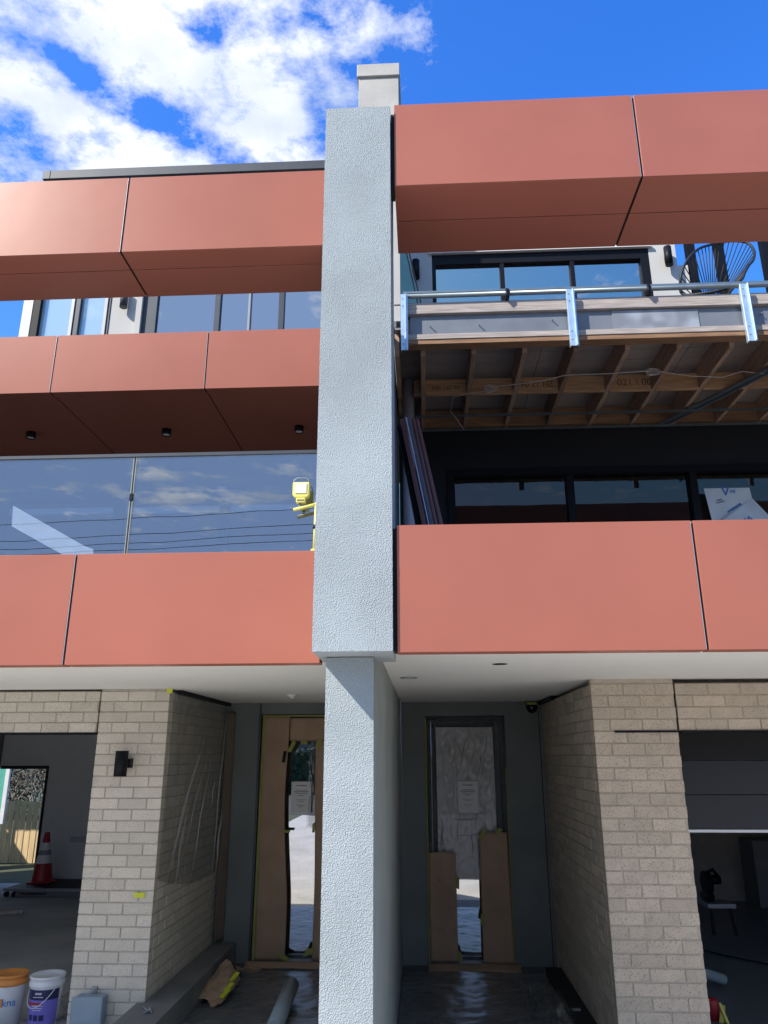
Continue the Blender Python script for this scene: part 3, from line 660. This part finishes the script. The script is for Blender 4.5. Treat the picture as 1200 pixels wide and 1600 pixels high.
# plastic sheet over left side wall
ps = thing('wall_plastic', 'clear plastic drape with long pale folds over the left brick side wall', 'plastic sheet', (-2.06, 6.6, 1))
sheet('drape', lambda u, v: (-2.072, 6.39+u*1.75, (1.10-.42*u+.25*u*u)+v*(2.50-(1.10-.42*u+.25*u*u))), pfilm, ps, 40, 60, .012, 3, 4, axis=(1, 0, 0), stretch=(1, 1, .4))
fm = mat('plastic_fold', (.42, .42, .40), .3)
fo = MB()
for (ya, za, yb, zb, r) in ((6.62, 1.25, 7.35, 2.2, .004), (6.55, 1.1, 7.1, 2.0, .003), (7.2, 1.0, 7.62, 2.0, .004), (7.75, 1.55, 7.8, 1.8, .006), (7.9, .9, 8.12, 2.45, .005), (6.9, 1.2, 7.5, 2.05, .003), (8.05, .95, 8.15, 1.5, .010), (6.75, 1.0, 6.95, 1.6, .003)):
    fo.tube([(-2.052, ya+(yb-ya)*t+.02*math.sin(t*9), za+(zb-za)*t) for t in [i/8 for i in range(9)]], [r*(.2+math.sin(math.pi*i/8)) for i in range(9)], 5)
fo.build('folds', pfilm2, ps, kind='stuff')
sheet('edge_paper', lambda u, v: (-2.055+u*.07, 8.18+u*.07, .3+v*2.15), mat('brown_plastic_edge', (.17, .13, .10), .6), ps, 6, 40, .015, 4, 2, .001)
for (x, y, z, w, h) in ((-2.118, 6.36, 2.515, .045, .035), (-2.245, 6.36, .985, .085, .035)):
    tag(bx('tape_tab', x, x+w, y, y+.003, z, z+h, tape), 'bright yellow tape tab at the %s of the left brick pier edge' % ('top' if z > 2 else 'middle'), 'tape')
# ceiling fittings
MB().lathe((.47, 4.73, 2.5515), [(0, 0), (.045, 0), (.047, -.001)]).build('ceiling_hole', joint, HR)
q = MB().lathe((-.10, 5.55, 2.5515), [(.02, -.001), (.045, -.004), (.062, -.004), (.064, 0)]).build('recessed_downlight', grey_m, HR)
MB().lathe((-.10, 5.55, 2.549), [(0, 0), (.04, 0)]).build('lens', lens, q)
MB().lathe((-1.2, 7.13, 2.5515), [(.05, 0), (.048, -.012), (.02, -.02), (.018, -.035), (0, -.036)]).build('ceiling_sensor', bwhite, HL)
cd = MB().lathe((1.12, 8.19, 2.5), [(.0, .045), (.05, .045), (.058, 0), (.055, -.03), (.035, -.06), (0, -.072)]).build('security_camera', mat('gloss_black_dome', (.01, .01, .012), .15), HR)
MB().lathe((1.12, 8.19, 2.545), [(.05, 0), (.062, -.002), (.062, -.03), (.056, -.032)]).build('mount_ring', tape_d, cd)
# pier fixtures
wlgt = MB().tube([(-2.41, 6.27, 1.865), (-2.41, 6.27, 2.06)], .05, 20).build('wall_light', black)
MB().box(-2.40, -2.350, 6.30, 6.368, 1.93, 2.0).build('mount', black, wlgt)
tag(wlgt, 'black cylinder wall light mounted on the left beige brick pier', 'wall light')
mt = thing('meter_box', 'blue grey plastic service box with hinged lid at the foot of the left brick pier', 'box', (-2.48, 6.3, 0))
bx('case', -2.59, -2.375, 6.27, 6.366, .02, .34, bluegrey, mt, .008)
bx('lid', -2.60, -2.365, 6.245, 6.268, .02, .345, bluegrey, mt, .008)
MB().box(-2.50, -2.46, 6.35, 6.367, .341, .385).box(-2.488, -2.472, 6.34, 6.349, .345, .375).build('clip', grey_m, mt)

# ---------------------------------------------------------------- garages
bx('garage_back_wall', -6.455, -2.0, 13.5, 13.7, 0, 2.55, ggrey, HL)
bx('garage_back_wall', -9, -6.455, 13.5, 13.7, 1.82, 2.55, ggrey, HL)
bx('garage_ceiling', -9, -2.2, 6.61, 13.49, 2.45, 2.55, ggrey, HL)
bx('garage_partition', -2.18, -1.9, 8.61, 13.49, 0, 2.44, ggrey, HL)
gsw = bx('garage_side_wall', -7.42, -7.30, 6.4, 13.49, 0, 2.449, mat('dark_block_wall', (.22, .22, .21), .9), HL)
for k in range(12): bx('board', -7.298, -7.285, 6.6, 13.4, .05+k*.2, .235+k*.2, mat('dark_block_wall', (0, 0, 0)), gsw, .003)
df = bx('rear_door_frame', -7.28, -6.44, 13.47, 13.53, 1.80, 1.85, joint, HL); bx('jamb', -6.475, -6.44, 13.47, 13.53, 0, 1.798, joint, df)
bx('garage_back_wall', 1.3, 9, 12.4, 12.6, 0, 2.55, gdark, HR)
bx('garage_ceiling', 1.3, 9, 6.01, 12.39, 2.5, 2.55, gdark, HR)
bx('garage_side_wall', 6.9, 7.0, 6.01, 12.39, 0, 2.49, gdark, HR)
bx('garage_floor_coating', 1.82, 6.89, 5.9, 12.39, .0005, .004, mat('dark_garage_floor', (.13, .15, .18), .35, var=.1), HR)
gd = thing('garage_door', 'charcoal panel garage door half raised in the right opening with pale bottom seal', 'garage door', (4.4, 6.7, 1.43))
for k, (a, b_) in enumerate(((1.452, 1.71), (1.713, 1.975))): bx('door_panel', 1.85, 6.88, 6.72, 6.76, a, b_, mat('charcoal_door_sheet', (.028, .032, .04), .45, var=.05), gd, .003)
bx('bottom_seal', 1.85, 6.88, 6.715, 6.765, 1.425, 1.450, silver, gd, .003)
bx('recess_shade_box', 1.85, 6.88, 6.70, 6.8, 1.978, 2.49, joint, gd)  # black box stands in for the shade of the recess above the panels
# ceiling-stored door track line of the left garage
MB().beam((-7.2, 6.75, 2.40), (-3.2, 6.75, 2.40), .03, .03).build('door_track', grey_m, HL)
# saw on stand (right garage)
sw = thing('mitre_saw', 'dark mitre saw on its pale base at the back of the right garage', 'saw', (3.55, 10.2, 0))
MB().box(3.30, 3.62, 10.1, 10.45, .30, .345).build('table', grey_m, sw)
MB().beam((3.36, 10.2, .299), (3.36, 10.2, .0), .03, .03).build('leg', black, sw); MB().beam((3.58, 10.2, .299), (3.62, 10.2, 0), .03, .03).build('leg', black, sw)
MB().tube([(3.33, 10.25, .55), (3.40, 10.25, .55)], .13, 18).tube([(3.30, 10.25, .42), (3.42, 10.3, .38)], .05, 10).build('blade_guard', black, sw)
MB().tube([(3.36, 10.22, .66), (3.44, 10.22, .70), (3.50, 10.22, .62)], .022, 8).tube([(3.40, 10.3, .58), (3.54, 10.3, .58)], .055, 14).build('motor', black, sw)
tb = MB().tube([(2.35, 7.8, .20), (2.67, 8.0, .08)], .045, 14, cap=False).tube([(2.35, 7.8, .20), (2.67, 8.0, .08)], .035, 14, cap=False)
tag(tb.build('cardboard_tube', rollg), 'grey open ended tube lying on the right garage floor beside the pier', 'tube')
tag(MB().lathe((2.27, 7.15, .004), [(0, 0), (.05, 0), (.053, .13), (.045, .15), (0, .15)]).build('paint_tin', redp), 'small red container just inside the right garage beside the pier', 'container')
tag(MB().beam((2.30, 7.05, .01), (2.36, 7.15, .10), .03, .02).beam((2.34, 7.02, .01), (2.33, 7.14, .12), .02, .02).build('yellow_clamp', yellow), 'yellow clamp on the right garage floor in front of the red container', 'clamp')
# cone, platform, T stand (left garage)
co = thing('traffic_cone', 'red traffic cone with two white bands in the left garage', 'cone', (-6.05, 12.9, 0))
K = 12.9
prof = [(.155, .03), (.118, .28)], [(.118, .28), (.098, .40)], [(.098, .40), (.078, .47)], [(.078, .47), (.060, .58)], [(.060, .58), (.038, .72), (.034, .73), (0, .73)]
for p_, m_, nme in zip(prof, (redp, refw, grey_m, refw, redp), ('cone_body', 'band', 'cone_body', 'band', 'tip')): MB().lathe((-6.05, K, .12), p_).build(nme, m_, co)
bx('foot', -6.22, -5.88, K-.17, K+.17, .115, .14, redp, co, .01)
pt = thing('flat_trolley', 'long low dark platform lying on the left garage floor under the cone', 'trolley', (-5.6, 12.6, 0))
MB().box(-6.35, -4.6, 12.35, 13.3, .085, .113).build('deck', black, pt, .006)
bx('rim', -6.36, -4.6, 12.33, 12.348, .08, .118, grey_m, pt)
bx('side_panel', -6.15, -4.6, 12.30, 12.329, .0, .082, mat('grey_side', (.16, .16, .17), .5), pt, .008)
dashes('print', -6.1, -5.65, .03, .08, 12.298, pt, ((.2, .9, .5),), black)
for x in (-6.3, -6.18): MB().tube([(x, 12.32, .04), (x, 12.36, .04)], .038, 14).build('wheel', black, pt)
ts = thing('work_stand', 'grey T shaped work stand leaning behind the left brick pier', 'stand', (-5.2, 12.9, 0))
MB().box(-5.60, -4.8, 12.75, 12.85, .72, .79).build('top_bar', grey_m, ts, .004)
MB().beam((-5.15, 12.8, .72), (-5.33, 12.9, .12), .06, .04).build('leg', silver, ts)
MB().beam((-5.05, 12.8, .72), (-4.9, 13.1, .0), .05, .04).build('leg', grey_m, ts)
tag(MB().prism([(-5.35, .115), (-4.9, .115), (-4.9, .34), (-5.15, .34), (-5.25, .27)], 'y', 12.9, 13.1).build('dark_bag', bnavy), 'dark blue bag beside the leg of the T shaped stand', 'bag')
# outside behind the left garage
fn = thing('paling_fence', 'vertical treated pine paling fence seen through the rear garage doorway', 'fence', (-8, 16, 0))
for k in range(26):
    x = -9.6+k*.125; t_ = 1.10+.02*math.sin(k*1.3)+.012*k*.3
    bx('paling', x, x+.108, 16+.008*(k % 2), 16.02+.008*(k % 2), 0, t_, fence_m, fn, .003)
bx('rail', -9.6, -6.3, 16.035, 16.075, .8, .88, fence_m, fn)
tl = MB(); tk = MB(); random.seed(5)
for k in range(26):
    a = Vector((random.uniform(-9.6, -7.2), random.uniform(16.6, 17.6), random.uniform(.9, 1.2))); p = [a]
    for i in range(5): a = a+Vector((random.uniform(-.12, .12), random.uniform(-.08, .08), random.uniform(.12, .24))); p.append(a)
    tk.tube(p, [.02, .017, .014, .011, .008, .004], 5)
for k in range(20000):
    c = Vector((random.uniform(-11, -6.8), random.uniform(16.5, 19), random.uniform(.7, 2.9)))
    if noise.noise(c*2.2) < -.05: continue
    a = Vector((random.gauss(0, 1), random.gauss(0, 1), random.gauss(0, 1))).normalized()*.045; b_ = a.cross(Vector((random.gauss(0, 1), random.gauss(0, 1), 1))).normalized()*.018
    tl.add([c-a, c-b_, c+a, c+b_], [(0, 1, 2, 3)])
tr_ = thing('shrub', 'tangled dry leaved shrub rising behind the pine fence', 'shrub', (-8.4, 17.2, 0))
tl.build('foliage', leaf, tr_); tk.build('branch', bark, tr_)
random.seed(8); t2 = MB()
for k in range(3000):
    c = Vector((random.uniform(-10, -7.0), random.uniform(16.4, 18.2), random.uniform(.8, 2.9)))
    if noise.noise(c*2.2+Vector((5, 5, 5))) < .12: continue
    a = Vector((random.gauss(0, 1), random.gauss(0, 1), random.gauss(0, 1))).normalized()*.05; b_ = a.cross(Vector((random.gauss(0, 1), random.gauss(0, 1), 1))).normalized()*.02
    t2.add([c-a, c-b_, c+a, c+b_], [(0, 1, 2, 3)])
t2.build('green_foliage', leaf2, tr_)
aw = thing('blocker', 'added unseen sun awning on posts in the rear yard beyond the left garage', 'blocker', (-10.5, 14.6, 0))  # out of view; added only to cast part shade on the fence
bx('shade_plate', -12.5, -10.45, 13.9, 15.5, 2.9, 2.95, bwhite, aw); bx('shade_plate', -10.448, -8.6, 14.46, 15.5, 2.9, 2.95, bwhite, aw)
for x_, y_ in ((-12.4, 14.0), (-12.4, 15.4), (-9.0, 15.45)): bx('post', x_, x_+.06, y_-.03, y_+.03, 0, 2.899, dkmetal, aw)
gp = thing('teal_screen', 'teal panel with pale frame edge outside the rear garage doorway', 'screen', (-8.1, 15, 0))
bx('panel', -8.9, -7.985, 15, 15.02, .86, 2.4, teal, gp); bx('frame_edge', -7.983, -7.91, 14.98, 15.04, .80, 2.4, bwhite, gp); bx('base', -8.9, -7.985, 14.99, 15.03, 0, .858, timber_x, gp)

# ---------------------------------------------------------------- buckets
def bucket(name, label, x, y, lidm, r=.128, h=.355):
    t = thing(name, label, 'bucket', (x, y, 0))
    MB().lathe((x, y, 0), [(0, .002), (r*.86, .002), (r*.97, h-.06), (r*.97, h-.02)], 40).build('body', bwhite, t)
    l_ = MB().lathe((x, y, 0), [(r*.985, h-.075), (r*1.04, h-.07), (r*1.05, h-.045), (r*1.0, h-.04), (r*1.0, h-.02), (r*1.06, h-.015), (r*1.06, h), (r*1.0, h+.004), (r*.94, h-.008), (0, h-.008)], 40).build('lid', lidm, t)
    return t
def ring(x, y, r0, r1, z0, z1, a0, a1, m, name, par):
    b = MB(); n = 24; vs = []
    for z, r in ((z0, r0), (z1, r1)):
        for i in range(n+1): a = R(a0+(a1-a0)*i/n); vs.append((x+r*math.cos(a), y+r*math.sin(a), z))
    b.add(vs, [(i, i+1, n+2+i, n+1+i) for i in range(n)], True); return b.build(name, m, par)
def rr(h, r=.128): return r*(.86+.11*h/.295)+.0012
x, y = -3.04, 6.80
bk = bucket('paint_bucket', 'white lidded bucket with purple and navy label by the left garage opening', x, y, bwhite)
ring(x, y, rr(.02), rr(.20), .02, .20, -165, -15, bpurple, 'purple_label', bk)
ring(x, y, rr(.20), rr(.272), .2005, .272, -165, -15, bnavy, 'navy_label', bk)
ring(x, y, rr(.06)+.001, rr(.10)+.001, .06, .10, -130, -112, bnavy, 'printed_panel', bk)
ring(x, y, rr(.06)+.001, rr(.10)+.001, .06, .10, -107, -89, bnavy, 'printed_panel', bk)
ring(x, y, rr(.06)+.001, rr(.10)+.001, .06, .10, -84, -66, bnavy, 'printed_panel', bk)
ring(x, y, rr(.165)+.001, rr(.185)+.001, .165, .185, -140, -75, redp, 'red_strip', bk)
dashes('print', x-.06, x+.05, .12, .26, y-rr(.2)-.002, bk, ((.86, .5, .1), (.72, .7, .04), (.3, .8, .05), (.18, .7, .04), (.08, .6, .04)), bwhite)
MB().tube([(x+.132*math.cos(a), y+.132*math.sin(a)-.004, .28-.13*math.sin((a+math.pi*1.05)/(math.pi*.85)*math.pi) if 0 <= (a+math.pi*1.05)/(math.pi*.85) <= 1 else .28) for a in [-math.pi*1.05+i*math.pi*.85/16 for i in range(17)]], .003, 6).build('handle', bwhite, bk)
x, y = -3.36, 6.83
bk = bucket('paint_bucket', 'white bucket with orange lid and blue lettering at the left edge of the view', x, y, borange)
text('lettering', 'kna', (x+.062, y-rr(.17)+.012, .17), .075, bblue, bk, rot=(88, 0, 28))
ring(x, y, rr(.14), rr(.20), .14, .20, -105, -80, borange, 'orange_mark', bk)
cp = sheet('crumpled_film', lambda u, v: (-3.18+u*.5, 6.72+v*.5, .02+.10*math.sin(u*3.1)*math.sin(v*3.1)), pfilm, None, 30, 30, .06, 7, 3, axis=(0, 0, 1))
tag(cp, 'crumpled clear plastic on the garage floor between the buckets and left pier', 'plastic sheet')
# porch litter
hp = sheet('crumpled_paper', lambda u, v: (-1.90+u*.24+.05*v, 6.95+v*.55+.05*math.sin(u*5), .13+.22*v*math.sin(.5+u*2)*(1-.55*u)), kraft, None, 22, 22, .05, 5, 31, .001, axis=(.3, .2, 1))
tag(hp, 'crumpled brown paper heap with yellow tape on the left porch floor', 'paper')
for q in ((-1.655, 7.1, .17), (-1.645, 7.25, .21), (-1.66, 7.0, .15)): MB().beam((q[0]-.02, q[1], q[2]), (q[0]+.03, q[1]+.06, q[2]+.05), .05, .004).build('tape', tape, hp)
rb = sheet('dark_bag', lambda u, v: (-1.93+.24*u, 7.62+.2*v, .10+.16*math.sin(u*3.14)*math.sin(v*3.14)), bnavy, None, 16, 16, .05, 9, 8, axis=(0, 0, 1))
tag(rb, 'dark rubbish bag behind the crumpled paper at the foot of the porch wall', 'bag')
sp_ = sheet('scrap_paper', lambda u, v: (-1.86+.30*u, 7.95+.16*v, .108), kraft, None, 14, 10, .02, 9, 18, axis=(0, 0, 1)); tag(sp_, 'flat brown paper scrap with tape below the left entry wall', 'paper')
rg = MB().tube([(-1.115, 6.30, .14), (-1.13, 7.15, .21)], .062, 24).build('vinyl_roll', rollg); tag(rg, 'rolled grey floor protection lying on the left porch floor', 'roll')
fl = sheet('floor_film', lambda u, v: (-1.84+u*1.35, 5.6+v*2.4, .112), floorfilm, None, 60, 90, .010, 4.5, 2, axis=(0, 0, 1)); tag(fl, 'dusty clear plastic laid over the left porch tiles', 'plastic sheet')
fl = sheet('floor_film', lambda u, v: (-.22+u*1.29, 5.6+v*2.4, .112), floorfilm, None, 60, 90, .012, 4.0, 7, axis=(0, 0, 1)); tag(fl, 'dusty clear plastic crumpled over the right porch floor', 'plastic sheet')
cf = sheet('bunched_film', lambda u, v: (.78+.32*u, 6.75+.75*v-.3*u, .12+.10*math.sin(u*3.1)*math.sin(v*3.1)), pfilm, None, 30, 30, .10, 8, 13, axis=(0, 0, 1)); tag(cf, 'bunched shiny plastic against the right brick side wall', 'plastic sheet')

tag(MB().beam((-6.9, 10.6, .03), (-5.4, 11.1, .03), .09, .045).build('timber_offcut', timber_p), 'pale timber offcut lying across the left garage floor', 'timber')
tag(MB().tube([(2.5+1.2*t+.12*math.sin(t*9), 9.1+.5*math.sin(t*5), .012) for t in [i/30 for i in range(31)]], .008, 6).build('power_lead', cord), 'black power lead snaking over the right garage floor', 'cable')
bx('base_cabinet', 4.6, 6.2, 11.9, 12.38, .005, .85, mat('grey_cabinet', (.2, .2, .21), .6), HR)
# ---------------------------------------------------------------- first floor loose items
wk = thing('work_light', 'yellow LED work light on a yellow bar stand on top of the left lower band', 'work light', (-.58, 4.02, 3.08))
Y = 4.0; cx, cz, k_ = -.661, 3.440, .60
def wp(x, z): return (cx+x*k_, cz+z*k_)
MB().prism([wp(-.078, .07), wp(.078, .07), wp(.078, -.055), wp(.055, -.082), wp(-.055, -.082), wp(-.078, -.055)], 'y', Y-.02, Y+.02).build('housing', yellow, wk, .004)
bx('lens', cx-.033, cx+.033, Y-.025, Y-.021, cz-.026, cz+.034, lens, wk, .003)
bx('base_block', cx-.026, cx+.026, Y-.02, Y+.015, cz-.078, cz-.050, yellow, wk, .003)
dashes('print', cx-.022, cx+.022, cz-.073, cz-.056, Y-.0205, wk, ((.2, .95, .5),))
MB().tube([wp(x, z)[:1]+(Y,)+wp(x, z)[1:] for x, z in ((-.075, .05), (-.073, .10), (-.04, .122), (.04, .122), (.066, .10), (.068, .05))], .003, 8).build('handle', grey_m, wk)
MB().tube([(cx-.006, Y, cz-.079), (cx-.006, Y, cz-.112)], .008, 8).build('bolt', grey_m, wk)
MB().tube([(-.702, Y, 3.325), (-.545, Y, 3.362)], .0095, 10).build('cross_bar', yellow, wk)
MB().tube([(-.574, Y, 3.364), (-.580, Y, 3.082)], .010, 10).build('pole', yellow, wk)
MB().tube([(-.577, Y, 3.235), (-.577, Y, 3.212)], .014, 10).build('clamp', black, wk)
bx('foot_clamp', -.595, -.545, 3.97, 4.03, 3.079, 3.092, yellow, wk, .002)
grp = 'aluminium extrusions leaning beside the column'
def bar(name, label, x0, x1, w, m, yo=0):
    # from the terrace floor leaning left against the wall
    a = Vector((x1+.075*(1), 4.6+yo, 2.9)); b_ = Vector((x0, 4.85+yo, 4.235))
    o = MB().beam(a, b_, w, .05, up=(0, 1, 0)).beam(a+Vector((0, -.028, 0)), b_+Vector((0, -.028, 0)), w*.35, .006, up=(0, 1, 0)).build(name, m); tag(o, label, 'metal bar', grp)
sx_ = .14
bar('metal_extrusion', 'leftmost red brown metal extrusion leaning in the corner', -.112, .045, .030, bronze, 0)
bar('metal_extrusion', 'thin bright silver edged extrusion among the brown ones', -.085, .068, .008, mat('pale_blue_edge', (.55, .62, .85), .35), -.03)
bar('metal_extrusion', 'grey blue metal extrusion second from the right of the leaning bars', -.060, .095, .026, mat('grey_violet_bar', (.16, .14, .17), .4), .0)
bar('metal_extrusion', 'narrow red brown extrusion right of the grey one', -.035, .118, .018, bronze, -.02)
bar('metal_extrusion', 'rightmost red brown metal extrusion standing clear of the others', -.008, .155, .022, bronze, 0)
bar('metal_extrusion', 'black metal extrusion furthest left behind the brown bars', -.13, .005, .045, black, .10)
# sheet in window
sh = thing('wrap_sheet', 'white protective wrap sheet with blue print bent behind the right window glass', 'sheet', (3.25, 7.66, 4.3))
pst = mat('white_wrap', (.78, .86, .92), .5)
MB().add([(2.955, 7.64, 4.66), (3.42, 7.64, 4.66), (3.43, 7.64, 4.54), (3.12, 7.64, 4.36), (3.02, 7.64, 4.25), (3.0, 7.64, 4.25)], [(0, 1, 2, 3, 4, 5)]).build('front_fold', pst, sh).modifiers.new('t', 'SOLIDIFY').thickness = .002
MB().add([(3.43, 7.638, 4.54), (3.62, 7.60, 4.25), (3.02, 7.60, 4.25), (3.12, 7.638, 4.36)], [(0, 1, 2, 3)]).build('lower_fold', pst, sh).modifiers.new('t', 'SOLIDIFY').thickness = .002
text('print', 'V', (3.17, 7.636, 4.62), .15, bblue, sh, ext=.0004); text('print', 'A8', (3.24, 7.636, 4.62), .05, bblue, sh, ext=.0004)
q = dashes('print', -.09, .09, -.02, .02, 0, sh, ((.1, .95, .7),), bblue); q.location = (3.235, 7.6365, 4.44); q.rotation_euler = (0, R(-33), 0)
q = dashes('print', -.05, .05, -.02, .02, 0, sh, ((.0, .9, .3), (.6, .6, .3))); q.location = (3.10, 7.6365, 4.52); q.rotation_euler = (0, R(-15), 0)
text('print', 'VA', (3.33, 7.594, 4.29), .10, bblue, sh, rot=(90, -25, 0), ext=.0004)
# glass leaf and chair on the upper deck
gs = thing('glass_panel', 'tall green tinted glass panel leaning on the upper deck beside the column', 'glass panel', (0, 7.0, 5.7))
MB().add([(-.17, 7.0, 7.3), (-.105, 7.0, 7.3), (.09, 7.0, 6.3), (-.17, 7.0, 6.3)], [(0, 1, 2, 3)]).build('pane', greenglass, gs).modifiers.new('t', 'SOLIDIFY').thickness = .01
MB().beam((-.12, 6.99, 7.3), (.05, 6.99, 6.35), .012, .02, up=(0, 1, 0)).beam((-.09, 6.99, 7.3), (.095, 6.99, 6.3), .012, .02, up=(0, 1, 0)).build('frame_edge', black, gs)
chr_ = thing('cord_chair', 'round black cord chair with radiating strings on the upper deck', 'chair', (3.1, 6.9, 5.66))
rimp = [(2.66, 6.75, 6.42), (2.65, 6.7, 6.58), (2.74, 6.72, 6.78), (2.90, 6.8, 6.97), (3.06, 6.9, 7.09), (3.22, 7.0, 7.19), (3.38, 7.02, 7.22), (3.50, 6.98, 7.16), (3.51, 6.9, 7.0), (3.44, 6.8, 6.83), (3.34, 6.72, 6.70), (3.26, 6.65, 6.58), (3.18, 6.6, 6.45), (3.0, 6.55, 6.33), (2.8, 6.62, 6.33)]
def smooth(P, n=4):
    out = []; m_ = len(P)
    for i in range(m_):
        p0, p1, p2, p3 = [Vector(P[(i+k-1) % m_]) for k in range(4)]
        for j in range(n):
            t = j/n; out.append(.5*((2*p1)+(p2-p0)*t+(2*p0-5*p1+4*p2-p3)*t*t+(3*p1-p0-3*p2+p3)*t**3))
    return out
rs = smooth(rimp, 6); MB().tube(rs+[rs[0]], .014, 8).build('rim', cord, chr_)
hub = Vector((3.10, 7.15, 6.42)); hr = [hub+Vector((.05*math.cos(a), .03*math.sin(a), .05*math.sin(a))) for a in [i*2*math.pi/len(rs) for i in range(len(rs))]]
cc = MB()
for i in range(0, len(rs), 2):
    cc.tube([rs[i], hub+(rs[i]-hub).normalized()*.05], .0052, 5)
cc.build('cords', cord, chr_)
MB().tube(hr+[hr[0]], .012, 6).build('hub_ring', cord, chr_)
for p in ((2.85, 6.7), (3.4, 6.8), (3.1, 7.3)): MB().tube([tuple(hub), (p[0], p[1], 5.66)], .012, 8).build('leg', cord, chr_)

# ---------------------------------------------------------------- street behind the camera (mirrored in the glass)
lw_ = thing('power_pole', 'timber power pole across the street carrying four wires', 'power pole', (22, -12, .4))
MB().tube([(22, -12, .4), (22, -12, 10.6)], [.17, .12], 12).build('pole', bark, lw_); bx('crossarm', 21.9, 22.1, -12.9, -11.1, 10.0, 10.12, bark, lw_)
for k, (a, b_) in enumerate((((-11.872, 8.27), (-2.833, 8.562)), ((-11.791, 7.743), (-2.822, 8.134)), ((-11.753, 7.501), (-2.816, 7.875)), ((-11.727, 7.335), (-2.811, 7.656)))):
    s = (b_[1]-a[1])/(b_[0]-a[0]); pts = [(X, -12, a[1]+(X-a[0])*s+.0003*(X+7)**2) for X in range(-40, 24, 4)]
    tag(MB().tube(pts, .009, 5).build('power_line', cord), 'dark overhead street wire, number %s from the top, mirrored in the balustrade' % ('one', 'two', 'three', 'four')[k], 'power line', 'overhead wires')
hs_ = thing('house', 'low pale house across the street mirrored in the door glass', 'house', (0, -26, .4))
MB().box(-14, 12, -32, -24, .4, 3.2).build('wall', housem, hs_); MB().prism([(-33, 3.2), (-23, 3.2), (-28, 5.0)], 'x', -14.6, 12.6).build('roof', roofm, hs_)
for x in (-10, -4, 3, 8): bx('window', x, x+1.6, -23.98, -23.95, 1.3, 2.6, black, hs_)
hm = MB(); random.seed(2)
for k in range(9000):
    c = Vector((random.uniform(-30, 30), random.uniform(-19, -17.8), random.uniform(.4, 2.3))); a = Vector((random.gauss(0, 1), random.gauss(0, 1), random.gauss(0, 1))).normalized()*.14; b_ = a.cross(Vector((.3, .5, 1))).normalized()*.1
    hm.add([c-a, c-b_, c+a, c+b_], [(0, 1, 2, 3)])
hm.box(-30, 30, -18.9, -18.1, .4, 2.1); hd = hm.build('hedge', hedge_m); tag(hd, 'long clipped green hedge across the street', 'hedge')
for o in bpy.data.objects:
    if '_w' in o: del o['_w']
